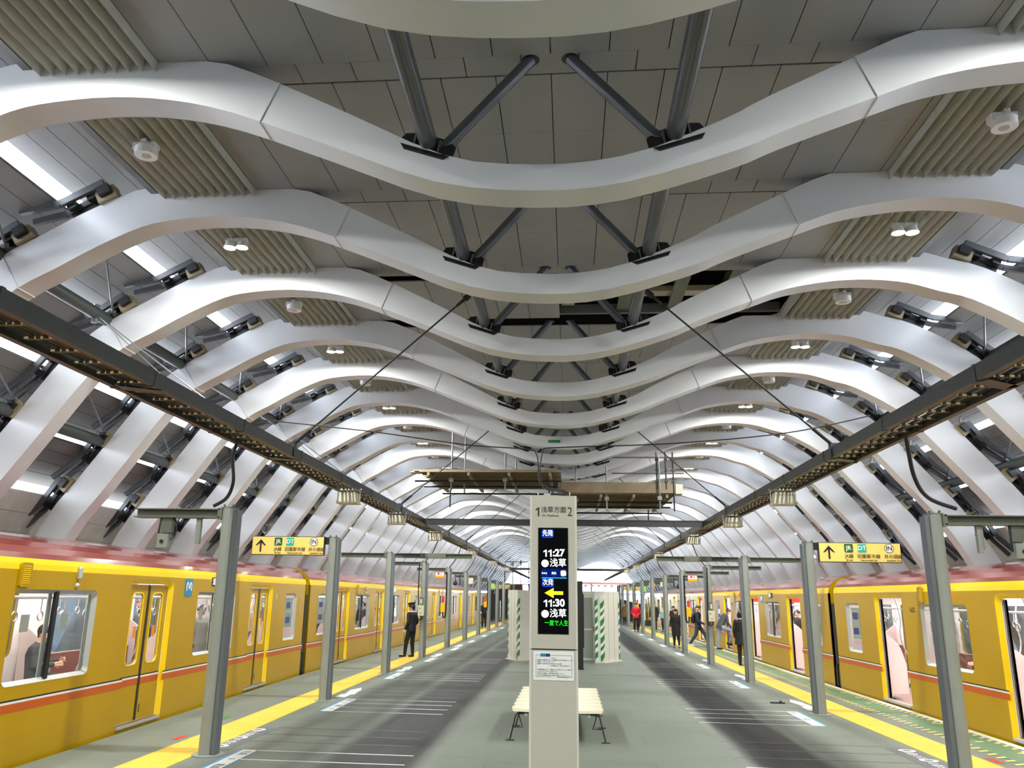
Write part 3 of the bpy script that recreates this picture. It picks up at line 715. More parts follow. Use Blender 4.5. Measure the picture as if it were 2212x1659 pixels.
def build_signs():
    t = line_sign('direction_sign', -6.38, -4.89, 16.3, 2.715, 3.085, -1); t['label'] = 'yellow direction sign hanging from the second post on the left'
    t = line_sign('direction_sign', 4.73, 6.24, 16.4, 2.715, 3.085, 1); t['label'] = 'yellow direction sign hanging from the second post on the right'
    t = line_sign('direction_sign', -6.45, -4.95, 69.2, 2.6, 2.95, -1); t['label'] = 'far yellow direction sign behind the posts on the left'
    t = line_sign('direction_sign', 4.3, 5.8, 68.4, 2.6, 2.95, 1); t['label'] = 'far yellow direction sign behind the posts on the right'
    for s, x0, x1, y in ((-1, -5.45, -5.06, 33.7), (1, 4.6, 4.98, 33.45), (-1, -5.6, -5.2, 45.2), (1, 4.75, 5.1, 51.3)):
        side = 'left' if s < 0 else 'right'
        t = thing('caution_sign', 'small white and yellow notice plate with red edge under the %s post arm, %s' % (side, 'nearer one' if y < 40 else 'farther one'), 'sign', ((x0+x1)/2, y, 2.66)); W = x1-x0
        m = MB(); m.box(-W/2, W/2, -.02, .02, 0, .28); m.build('plate', M['red'], t)
        m = MB(); m.box(-W/2+.02, W/2-.02, -.024, -.02, .11, .26); m.build('white_half', M['white'], t)
        m = MB(); m.box(-W/2+.02, W/2-.02, -.024, -.02, .02, .11); m.build('yellow_half', M['phone'], t)
        m = MB(); m.box(-.09, -.01, -.026, -.024, .14, .23); m.build('red_pictogram', M['red'], t)
        m = MB(); m.box(.05, .065, -.026, -.024, .16, .23); m.prism([(.058, .13), (.03, .17), (.086, .17)], lambda u, v: (u, -.026, v), lambda u, v: (u, -.024, v)); m.box(-.14, .14, -.026, -.024, .075, .08); m.box(-.14, .14, -.026, -.024, .055, .06); m.build('arrow', M['ink'], t)
        m = MB(); m.box(-.1, -.085, -.01, .01, .28, .31); m.box(.085, .1, -.01, .01, .28, .31); m.build('hook', M['silver'], t)
    for s, x, y in ((-1, -5.35, 57.2), (1, 4.9, 57.3)):
        t = thing('exit_light_sign', 'small glowing green sign box under the far %s arm' % ('left' if s < 0 else 'right'), 'sign', (x, y, 2.5)); m = MB(); m.box(-.2, .2, -.05, .05, 0, .32); m.build('case', M['silver'], t)
        m = MB(); m.box(-.18, .18, -.055, -.05, .02, .3); m.build('lit_face', glow('sign_glow_green', (130, 240, 60), 1.2), t)
        m = MB(); m.box(-.01, .01, -.01, .01, .32, .45); m.build('stem', M['silver'], t)
    # gear on arms and posts
    for s, xc, xb, y in ((-1, -5.42, -4.98, 10.75), (1, 5.55, 5.1, 10.85)):
        side = 'left' if s < 0 else 'right'
        t = thing('platform_camera', 'dark camera bracket with grey box under the nearest %s post arm' % side, 'camera', (xc, y, 2.94)); m = MB(); m.box(-.075, .075, -.04, .04, -.2, 0); m.box(-.05, .05, -.02, .06, -.3, -.2); m.build('bracket', M['green_steel'], t)
        m = MB(); m.box(-.07, .07, -.12, .02, -.4, -.22); m.build('box', M['post'], t); m = MB(); m.tube([(0, -.12, -.32), (0, -.14, -.32)], .025, 12); m.build('lens', M['black'], t)
        m = MB(); m.tube([(-.09, -.03, 0), (-.1, -.04, -.2), (-.09, -.03, -.32)], .012, 6); m.tube(smooth_line([(.08, 0, 0), (.13, -.02, -.1), (.12, -.02, -.24), (.05, -.05, -.3), (.02, -.08, -.26)], 5), .012, 6); m.build('cable', M['cable'], t, smooth=True)
        m = MB(); m.box(-.03, .03, -.03, .03, -.34, 0); m.box(-.034, .034, -.034, .034, -.12, -.1); m.tube([(.03, -.035, 0), (.035, -.035, -.3)], .007, 6)
        o = m.build('hanging_channel', M['post']); o.location = (xb, y, 2.94); tag(o, 'short grey channel hanging under the nearest %s post arm' % side, 'bracket')
    for s, k, nm in ((-1, 3, 'left'), (1, 3, 'right')):
        x, y = (PL, PR_)[s > 0][k]
        t = thing('control_box', 'pale grey control box with dark cable on the fourth %s post' % nm, 'box', (x+s*.05, y-.15, 0)); m = MB(); m.box(-.1, .1, -.1, -.0, 1.33, 1.66); m.build('box', M['beige'], t)
        m = MB(); m.box(-.05, .05, -.08, 0, 1.68, 1.92); m.build('upper_box', M['postdark'], t); m = MB(); m.box(-.03, .03, -.085, -.08, 1.72, 1.86); m.build('plate', M['beige'], t)
        m = MB(); m.box(-.06, -.02, -.105, -.1, 1.55, 1.58); m.box(-.02, .02, -.105, -.1, 1.4, 1.42); m.build('button', M['ink'], t)
        m = MB(); m.tube(smooth_line([(.02*s-.09, -.03, 3.0), (.02*s-.1, -.03, 2.2), (-.1, -.03, 1.7), (-.12, -.04, 1.35), (-.06, -.05, 1.2), (.03, -.05, 1.24), (.04, -.04, 1.33)], 5), .02, 6); m.build('cable', M['cable'], t, smooth=True)
        if s < 0: m = MB(); m.box(.0, .05, -.11, -.1, 1.58, 1.64); m.build('green_lamp', glow('led_green', (90, 240, 60), 2), t)
        for kk in ((4, 7) if s < 0 else (4, 8)):
            x, y = (PL, PR_)[s > 0][kk]
            t = thing('emergency_phone_box', 'orange-yellow phone box beneath a red button on the %s %s post' % (nth(kk+1), nm), 'phone box', (x+s*.2, y-.04, 0)); m = MB(); m.box(-.09, .09, -.09, .0, 1.35, 1.68); m.build('phone_case', M['phone'], t)
            m = MB(); m.box(-.05, .05, -.07, .0, 1.72, 1.95); m.build('red_button_box', M['red'], t)
            m = MB(); m.tube(smooth_line([(-s*.13, -.1, 2.9), (-s*.13, -.1, 1.7), (-s*.1, -.1, 1.2), (-s*.02, -.08, 1.16), (0, -.06, 1.35)], 5), .028, 8); m.build('cable', M['cable'], t, smooth=True)
    for s, x, y in ((-1, -5.35, 39.1), (1, 4.95, 39.0)):
        t = thing('dome_camera', 'black round camera hanging from the sixth %s post arm' % ('left' if s < 0 else 'right'), 'camera', (x, y, 2.6)); m = MB(); m.box(-.02, .02, -.02, .02, .0, .35); m.box(-s*.22-.03, -s*.22+.03, -.03, .03, -.12, .35); m.build('stem', M['black'], t)
        m = MB(); m.ball((0, -.02, -.05), .1, 12, 8); m.tube([(0, -.02, .0), (0, -.02, .06)], .06, 10); m.build('dome', M['black'], t, smooth=True)
    for s, x, y in ((-1, -5.35, 45.1), (1, 4.9, 45.0)):
        t = thing('loudspeaker', 'pale box loudspeaker hanging from the seventh %s post arm' % ('left' if s < 0 else 'right'), 'speaker', (x, y, 2.62)); m = MB(); m.box(-.14, .14, -.1, .1, 0, .24); m.build('case', M['beige'], t); m = MB(); m.box(-.01, .01, -.01, .01, .24, .33); m.build('stem', M['silver'], t)
build_signs()

# ------------------------------------------------------------------ queue markings on the floor
def build_floor_marks():
    for s in (-1, 1):
        side = 'left' if s < 0 else 'right'
        for k, (ya, yb) in enumerate(((9.35, 11.17), (14.92, 16.7), (20.75, 22.5), (26.35, 28.05), (32.0, 33.7), (37.6, 39.3), (43.2, 44.9), (49, 50.7), (54.7, 56.4))):
            xa = 4.0 if s > 0 else -4.16 if k == 1 else -4.06 if k == 0 else -4.34
            if s > 0: xa += .0
            b = xa+s*.2
            t = thing('queue_sticker', 'white floor sticker with blue edges by the %s row of posts, %s from the front' % (side, nth(k+1)), 'floor sticker', (xa, ya, .0), group='queue stickers')
            L_ = yb-ya; w_ = .2
            m = MB(); m.box(min(-.015*s, s*(w_+.03)), max(-.015*s, s*(w_+.03)), 0, L_, .001, .0025); m.build('blue_backing', M['blue'], t)
            m = MB(); m.box(min(0, s*w_*.93), max(0, s*w_*.93), .0, L_, .0025, .0035); m.build('white_strip', M['white'], t)
            if k < 4:
                rz = -pi/2 if s < 0 else pi/2
                for j, (u, tx) in enumerate(((.2, '0'), (.42, '電車'), (.66, '0'), (.88, '先発'))):
                    text('sticker_lettering', tx, .13, M['ink'], t, (s*w_*.48, L_*u, .0042), (0, 0, rz), ext=.0003)
            if k == 0 and s > 0: pass
            for j in range(4):
                y = yb-.02-j*(L_-.04)/3
                m = MB(); x2 = 2.14*s if s > 0 else -2.2+(.2 if k == 0 else 0)
                m.box(min(x2, xa-.015*s), max(x2, xa-.015*s), y-.015, y+.015, .001, .003)
                if k < 5: tag(m.build('queue_line', M['white']), 'thin white queue line across the floor, line %s of the %s set on the %s' % (('farthest', 'second', 'third', 'nearest')[j], nth(k+1), side), 'floor line', 'white queue lines, set %d %s' % (k+1, side))
        for k, ys in enumerate(((13.04, 12.42, 11.82), (18.6, 17.9, 17.3), (22.9+.9, 23.3+.9, 24.9))):
            for j, y in enumerate(ys):
                m = MB(); x2 = 2.15*s; m.box(min(x2, s*4.42), max(x2, s*4.42), y-.016, y+.016, .001, .0025)
                tag(m.build('queue_line', M['slate']), 'thin dark queue line on the %s, %s of the %s dark set' % (side, ('far', 'middle', 'near')[j], nth(k+1)), 'floor line', 'dark queue lines')
        # slate band with white rings
        m = MB(); m.box(min(s*4.42, s*4.8), max(s*4.42, s*4.8), 11.1, 12.95, .001, .0022); t = m.build('queue_marking', M['slate']); tag(t, 'slate floor marking with white rings beside the nearest %s post' % side, 'floor sticker')
        for y in (12.77, 12.05, 11.39):
            m = MB(); c = [(s*4.66+.12*cos(a*pi/10), y+.1*sin(a*pi/10)) for a in range(20)]; h = [(s*4.66+.062*cos(a*pi/10), y+.055*sin(a*pi/10)) for a in range(20)]
            m.holed(c, [h], lambda u, v: (u, v, .0035), lambda u, v: (u, v, .0022)); m.build('ring', M['white'], t)
        for yy, tx in ((12.42, '次の電車'), (11.7, '今度の')):
            text('lettering', tx, .15, M['white'], t, (s*4.64, yy, .003), (0, 0, -pi/2 if s < 0 else pi/2), ext=.0003)
        for k, y in enumerate((16.95, 22.8, 28.5, 34.2)):
            m = MB(); x = s*4.57
            m.prism([(x-.1, y), (x+.1, y), (x+.1, y+.5), (x+.16, y+.5), (x+.1, y+1.2), (x+.13, y+1.2), (x, y+1.75), (x-.13, y+1.2), (x-.1, y+1.2), (x-.04, y+.5), (x-.1, y+.5)], lambda u, v: (u, v, .001), lambda u, v: (u, v, .003))
            o = m.build('arrow_sticker', M['white']); tag(o, 'white arrow sticker on the floor behind the %s %s post' % (nth(k+2), side), 'floor sticker')
            text('lettering', '4ドア', .16, M['blue2'], o, (x, y+.85, .0035), (0, 0, pi/2*s), ext=.0003)
    for x, y, c, l in ((-5.45, 11.9, 'red', 'small red paint mark by the left tactile strip'), (-5.6, 13.76, 'green', 'small green paint mark by the left tactile strip'), (5.55, 12.2, 'red', 'small red paint mark by the right tactile strip'), (5.5, 14.9, 'green', 'small green paint mark by the right tactile strip')):
        m = MB(); m.box(x-.05, x+.05, y-.18, y+.18, .001, .003); tag(m.build('paint_mark', M[c]), l, 'paint mark')
    m = MB(); m.box(4.0, 4.28, 17.9, 17.98, .0, .025); m.box(4.18, 4.22, 17.92, 17.96, .02, .05); tag(m.build('floor_stop', M['black']), 'small black object lying on the floor near the second right post', 'object')
build_floor_marks()

# ------------------------------------------------------------------ trains
ZB = -1.0                       # rail head below platform level
HL = 8.575                       # half length of a car body
DOORS = (-5.15, -.08, 5.15)
WINS = ((-3.6+.02, -1.75), (1.67, 3.52))          # the pair of wide windows
ENDW = ((-7.75, -6.85), (6.88, 7.8))
def car(open_doors, text_side):
    """local frame: +x is the platform side, origin at rail level in the car's middle"""
    t = thing('subway_car', '', 'train car')
    up = lambda z: z-ZB
    zs = .0
    # platform-side and far-side walls with real openings
    for sd in (1, -1):
        x1 = 0 if sd > 0 else -2.62; x0 = x1-.05*sd
        holes = []; sgn = sd
        for a, b in WINS+ENDW: holes.append(rr(a, b, .89, 1.97, .09))
        XD = -.07
        door_open = []
        for d in DOORS:
            if sd > 0 and not open_doors:   # closed: one shallow recess with two leaves
                door_open.append(rr(d-.735, d+.735, .07, 2.15, .14, 5, (0, 0, 1, 1)))
            else: door_open.append(rr(d-.735, d+.735, .03, 2.15, .14, 5, (0, 0, 1, 1)))
        if sd < 0: door_open = [rr(d-.6, d+.6, .9, 1.97, .09) for d in DOORS]
        m = MB(); outer = [(-HL, -.55), (HL, -.55), (HL, 2.2), (-HL, 2.2)]
        m.holed(outer, holes+door_open, lambda u, v: (x1, u, up(v)), lambda u, v: (x0, u, up(v)))
        # cant rail curving to the roof, its highlight painted in brighter yellow
        pr = [(0, 2.2), (-.012, 2.27), (-.04, 2.335)]
        for i in range(2):
            (a, za), (b, zb) = pr[i], pr[i+1]
            m.face([(x1+a*sd, -HL, up(za)), (x1+a*sd, HL, up(za)), (x1+b*sd, HL, up(zb)), (x1+b*sd, -HL, up(zb))], 1)
        m.build('body_side', [M['yellow'], M['yellow2']], t)
        if sd < 0:
            for h in holes+door_open:
                a, b = min(p[0] for p in h), max(p[0] for p in h); m = MB(); m.box(x1+.01, x1+.015, a-.02, b+.02, up(.87), up(1.99)); m.build('far_pane', M['glass'], t)
    # roof
    sec = [(-.04, 2.335), (-.075, 2.40), (-.14, 2.48), (-.25, 2.55), (-.42, 2.61), (-.75, 2.67), (-1.31, 2.70)]
    sec = sec+[(-2.62-x, z) for x, z in reversed(sec[:-1])]
    m = MB()
    for i in range(len(sec)-1):
        (a, za), (b, zb) = sec[i], sec[i+1]; m.face([(a, -HL, up(za)), (a, HL, up(za)), (b, HL, up(zb)), (b, -HL, up(zb))])
    m.build('roof', M['maroon'], t, smooth=True)
    for e in (-1, 1):
        m = MB(); prf = [(0, -.55), (0, 2.2)]+sec+[(-2.62, 2.2), (-2.62, -.55)]
        dr = [(-1.75, .03), (-.87, .03), (-.87, 1.95), (-1.75, 1.95)]
        m.holed(prf, [dr], lambda u, v: (u, e*HL, up(v)), lambda u, v: (u, e*(HL-.05), up(v))); m.build('end_wall', [M['yellow']], t)
        m = MB(); m.holed([(-2.0, -.3), (-.62, -.3), (-.62, 2.25), (-2.0, 2.25)], [dr], lambda u, v: (u, e*HL, up(v)), lambda u, v: (u, e*(HL+.17), up(v))); m.build('gangway_bellows', M['under'], t)
        m = MB(); m.box(-.16, -.05, min(e*(HL+.0), e*(HL+.16)), max(e*(HL+.0), e*(HL+.16)), up(.5), up(1.95)); m.build('gap_guard', M['under'], t)
        m = MB(); m.box(-.09, -.02, min(e*(HL+.01), e*(HL+.15)), max(e*(HL+.01), e*(HL+.15)), up(-.3), up(.48)); m.build('gap_guard', M['blk'], t)
    m = MB(); m.box(-2.5, -.12, -HL+.2, HL-.2, .45, .95)
    for y in (-5.6, 5.6):
        m.box(-2.1, -.5, y-1.4, y+1.4, .25, .6)
        for yy in (-.9, .9): m.tube([(-2.0, y+yy, .42), (-1.85, y+yy, .42)], .42, 20); m.tube([(-.77, y+yy, .42), (-.62, y+yy, .42)], .42, 20)
    m.build('underframe', M['under'], t)
    # stripes
    segs = []; c = -HL
    for d in DOORS: segs.append((c, d-.66)); c = d+.66
    segs.append((c, HL))
    for nm, z0, z1, mm, th in (('orange_stripe', .595, .69, 'orange', .002), ('white_stripe', .69, .716, 'white', .003), ('black_stripe', .716, .735, 'blk', .003)):
        m = MB()
        for a, b in segs: m.box(0, th, a, b, up(z0), up(z1))
        m.build(nm, M[mm], t)
    # doors
    for d in DOORS:
        for sg in (-1, 1):
            off = sg*.33+(0 if not open_doors else sg*.6)
            y0, y1 = d+off-.33, d+off+.33
            xx = -.066 if not open_doors else -.09
            hz = rr(d+off-.185, d+off+.165 if True else 0, .9, 1.94, .09)
            m = MB()
            m.holed(rr(y0, y1, .08, 2.07, .001, 1), [hz], lambda u, v: (xx, u, up(v)), lambda u, v: (xx-.03, u, up(v)))
            dl = m.build('door_leaf', M['yellow'] if not open_doors else M['inner'], t)
            m = MB(); m.box(xx-.018, xx-.012, d+off-.2, d+off+.18, up(.88), up(1.96)); m.build('door_glass', M['glass'], dl)
            m = MB(); m.holed(rr(d+off-.203, d+off+.183, .882, 1.958, .1), [hz], lambda u, v: (xx+.004, u, up(v)), lambda u, v: (xx-.002, u, up(v))); m.build('glass_trim', M['yellow2'] if not open_doors else M['silver'], dl)
            e = d+off-sg*.33
            m = MB(); m.box(xx-.035, xx+.008, min(e, e+sg*.03)-.004, max(e, e+sg*.03), up(.08), up(2.06)); m.build('rubber_edge', M['blk'], dl)
            if not open_doors:
                m = MB()
                for z0, z1, k in ((.595, .69, 0), (.69, .716, 1), (.716, .735, 2)): m.box(xx, xx+.002, y0+.02, y1-.02, up(z0), up(z1), k)
                m.build('stripe', [M['orange'], M['white'], M['blk']], dl)
                if sg > 0: m = MB(); m.box(xx, xx+.006, y0+.1, y0+.115, up(.18), up(.3)); m.build('door_handle', M['blk'], dl)
                m = MB(); m.box(xx-.014, xx-.010, d+off-.03 if sg < 0 else d+off-.06, d+off+.06 if sg < 0 else d+off+.03, up(1.28), up(1.45)); m.build('door_sticker', M['strap'], dl)
        # chamfered reveal round the doorway, its catch of light painted in brighter yellow
        m = MB(); lo = .07 if not open_doors else .03; o_ = rr(d-.735, d+.735, lo, 2.15, .14, 5, (0, 0, 1, 1)); h_ = rr(d-.66, d+.66, lo, 2.08, .1, 5, (0, 0, 1, 1))
        for i in range(1, len(o_)):
            j = (i+1) % len(o_); a, b, c2, d2 = o_[i], o_[j], h_[j], h_[i]
            m.face([(0, a[0], up(a[1])), (0, b[0], up(b[1])), (-.065, c2[0], up(c2[1])), (-.065, d2[0], up(d2[1]))])
        m.build('door_reveal', M['yellow2'], t)
        m = MB(); m.box(-.1, .03, d-.68, d+.68, up(.03), up(.07)); m.build('door_sill', M['silver'], t)
    # windows
    for a, b in WINS+ENDW:
        wide = b-a > 1.2
        m = MB(); o_ = rr(a-.004, b+.004, .886, 1.974, .09); h_ = rr(a+.05, b-.05, .935, 1.925, .06)
        for i in range(len(o_)):
            j = (i+1) % len(o_); m.face([(.003, o_[i][0], up(o_[i][1])), (.003, o_[j][0], up(o_[j][1])), (-.05, h_[j][0], up(h_[j][1])), (-.05, h_[i][0], up(h_[i][1]))])
        f = m.build('window_frame', M['silver'], t)
        m = MB(); m.box(-.052, -.050, a+.04, b-.04, up(.92), up(1.94)); m.build('pane', M['glass'], f)
        if wide:
            mid = (a+b)/2-.02
            m = MB(); m.box(-.05, -.012, mid-.035, mid+.035, up(.91), up(1.95)); m.build('mullion', M['blk'], f)
            m = MB(); m.box(-.066, -.054, mid-.13, mid-.05, up(.92), up(1.95)); m.box(-.066, -.054, b-.13, b-.05, up(.92), up(1.95)); m.build('inner_stile', M['silver'], f)
            for yy in (a+.26, mid+.2): m = MB(); m.box(-.0495, -.047, yy, yy+.17, up(1.48), up(1.68)); m.build('window_sticker', M['post'], f)
        else:
            for z in (1.28, 1.62): m = MB(); m.box(-.0495, -.047, a+.28, a+.6, up(z), up(z+.14)); m.build('window_sticker', M['navy'], f)
            m = MB(); m.box(-.060, -.054, a+.2, b-.1, up(1.18), up(1.86)); m.build('notice_sheet', M['paper'], f)
    # small fittings on the side
    m = MB(); m.prism(rr(-3.57, -3.36, 2.0, 2.28, .03), lambda u, v: (0, u, up(v)), lambda u, v: (.03, u, up(v))); q = m.build('vent_cover', M['yellow'], t)
    m = MB()
    for k in range(9): m.box(.03, .034, -3.53, -3.4, up(2.04+k*.024), up(2.05+k*.024))
    m.build('grille', M['yellow2'], q)
    m = MB(); m.tube([(.02, -2.3, up(2.13)), (.02, -2.3, up(2.24))], .035, 10); m.ball((.02, -2.3, up(2.24)), .035); m.ball((.02, -2.3, up(2.13)), .035)
    o = m.build('side_lamp', glow('red_side_lamp', (255, 50, 40), 4) if open_doors else M['silver'], t, smooth=True); o['label'] = 'lit red side lamp' if open_doors else 'unlit pale side lamp'
    m = MB(); m.ball((.012, -2.32, up(2.03)), .035); m.build('door_buzzer', M['silver'], t, smooth=True)
    m = MB(); m.prism(rr(1.08, 1.38, 1.9, 2.19, .02), lambda u, v: (.0, u, up(v)), lambda u, v: (.01, u, up(v))); q = m.build('line_plate', M['blue2'], t)
    m = MB()
    pth = [(1.15, 1.99), (1.13, 2.05), (1.145, 2.11), (1.18, 2.12), (1.205, 2.07), (1.23, 2.02), (1.255, 2.07), (1.28, 2.12), (1.315, 2.11), (1.33, 2.05), (1.31, 1.99)]
    m.tube([(.011, u, up(v)) for u, v in smooth_line(pth, 4)], .012, 6); m.build('emblem', M['white'], q)
    m = MB(); m.box(0, .008, 2.25, 2.75, up(2.08), up(2.24)); q = m.build('destination_display', M['screen'], t)
    text('display_letters', '浅草', .13, glow('led_white', (230, 240, 255), 2.5), q, (.0095, 2.4, up(2.155)), (pi/2, 0, pi/2), ext=.0005)
    if open_doors: text('car_number', '1622', .13, M['ink'], t, (.002, -3.95, up(1.86)), (pi/2, 0, pi/2), ext=.001)
    else: m = MB(); m.prism(rr(6.12, 6.17, 1.84, 1.95, .02), lambda u, v: (0, u, up(v)), lambda u, v: (.012, u, up(v))); m.build('door_switch', M['silver'], t)
    m = MB(); m.box(0, .006, 8.0, 8.16, up(1.4), up(1.9)); m.box(0, .01, 8.05, 8.1, up(1.5), up(1.53)); m.build('access_cover', M['yellow'], t)
    # interior
    m = MB(); m.box(-2.56, -.06, -HL+.06, HL-.06, up(-.05), up(.03)); m.build('interior_floor', M['tfloor'], t)
    m = MB(); m.box(-2.56, -.06, -HL+.06, HL-.06, up(2.2), up(2.22))
    for z in (0, 1):
        pass
    x = -2.565
    holes = [rr(a, b, .89, 1.97, .09) for a, b in WINS+ENDW]+[rr(d-.6, d+.6, .9, 1.97, .09) for d in DOORS]
    m.holed([(-HL+.06, .03), (HL-.06, .03), (HL-.06, 2.2), (-HL+.06, 2.2)], holes, lambda u, v: (x, u, up(v)), lambda u, v: (x+.01, u, up(v)))
    holes = [rr(a, b, .89, 1.97, .09) for a, b in WINS+ENDW]+[rr(d-.66, d+.66, .04, 2.08, .1, 4, (0, 0, 1, 1)) for d in DOORS]
    m.holed([(-HL+.06, .03), (HL-.06, .03), (HL-.06, 2.2), (-HL+.06, 2.2)], holes, lambda u, v: (-.072, u, up(v)), lambda u, v: (-.062, u, up(v)))
    for e in (-1, 1):
        dr = [(-1.75, .03), (-.87, .03), (-.87, 1.95), (-1.75, 1.95)]
        m.holed([(-2.56, .029), (-.06, .029), (-.06, 2.2), (-2.56, 2.2)], [[(a, b+.001) for a, b in dr]], lambda u, v: (u, e*(HL-.07), up(v)), lambda u, v: (u, e*(HL-.06), up(v)))
    m.build('interior_lining', M['inner'], t)
    m = MB()
    for xx in (-.75, -1.87): m.box(xx-.07, xx+.07, -HL+.5, HL-.5, up(2.17), up(2.195))
    m.build('ceiling_light', glow('train_light', (255, 248, 244), 34), t)
    gaps = [(-7.9, -5.95), (-4.35, -.88), (.72, 4.35), (5.95, 7.9)]
    for a, b in gaps:
        for sd in (0, 1):
            x0, x1 = (-.55, -.09) if sd == 0 else (-2.53, -2.07)
            m = MB(); m.box(x0, x1, a+.06, b-.06, up(.3), up(.42)); bx = (x1-.08, x1) if sd == 0 else (x0, x0+.08); m.box(bx[0], bx[1], a+.06, b-.06, up(.42), up(.88)); m.build('bench_seat', M['seatred'], t)
            for e in (a, b):
                m = MB(); c = [(x0 if sd == 0 else x1, .15), (x0 if sd == 0 else x1, .75), ((x0+x1)/2+(-.1 if sd == 0 else .1), 1.15), (x1 if sd == 0 else x0, 1.42), (x1 if sd == 0 else x0, .15)]
                m.prism(smooth_line([tuple(p) for p in c[1:4]], 4)+[c[4], c[0]], lambda u, v: (u, e-.02, up(v)), lambda u, v: (u, e+.02, up(v))); m.build('seat_partition', M['pink'], t)
                s_ = 1 if sd == 0 else -1; xe = x0 if sd == 0 else x1
                m = MB(); m.tube(smooth_line([(xe-.02*s_, e, up(.35)), (xe-.1*s_, e, up(.75)), (xe+.05*s_, e, up(1.25)), (xe+.02*s_, e, up(1.7)), (xe+.1*s_, e, up(2.15))], 4), .015, 6); m.build('grab_pole', M['silver'], t, smooth=True)
    for xx in (-.62, -2.0):
        m = MB(); m.tube([(xx, -HL+.6, up(1.86)), (xx, HL-.6, up(1.86))], .013, 6)
        for k in range(28):
            y = -7.6+k*.56
            if any(abs(y-d) < .5 for d in DOORS): continue
            m.tube([(xx, y, up(1.86)), (xx, y, up(1.7))], .008, 4); m.tube([(xx, y+.06*cos(q*pi/5), up(1.63)+.06*sin(q*pi/5)) for q in range(11)], .011, 5, cap=False)
        m.build('strap_rail', M['silver'], t, smooth=True)
    m = MB()
    for y, c in ((-4.0, 0), (-2.9, 1), (-.9, 0), (1.9, 1), (3.2, 0), (6.4, 1)): m.box(-2.55, -2.54, y, y+.5, up(2.0), up(2.16), c)
    for y in (-4.5, -.5, 1.2, 4.0): m.box(-1.7, -.9, y, y+.01, up(1.95), up(2.18), 0)
    m.build('advert', [M['red'], M['blue']], t)
    return t
def build_trains():
    PLx = ([12.85, 30.35, 47.85, 65.35], [-6.53, -6.87, -6.9, -6.92], [.035, .004, 0, 0])
    a = car(False, 0)
    for i in range(4):
        o = a if i == 0 else copy_tree(a)
        o.location = (PLx[1][i]-.02, PLx[0][i], ZB); o.rotation_euler = (0, 0, PLx[2][i]); o['group'] = 'yellow cars of the left train'
        o['label'] = 'yellow subway car with maroon roof and closed doors, %s car on the left' % ('nearest', 'second', 'third', 'fourth')[i]
    b = car(True, 0)
    for i in range(4):
        o = b if i == 0 else copy_tree(b)
        y = (13.0, 30.55, 48.1, 65.6)[i]; x = (6.60, 6.475, 6.46, 6.46)[i]
        o.location = (x, y, ZB); o.rotation_euler = (0, 0, pi+(.011, .003, 0, 0)[i]); o['group'] = 'yellow cars of the right train'
        o['label'] = 'yellow subway car with maroon roof and open doors, %s car on the right' % ('nearest', 'second', 'third', 'fourth')[i]
build_trains()

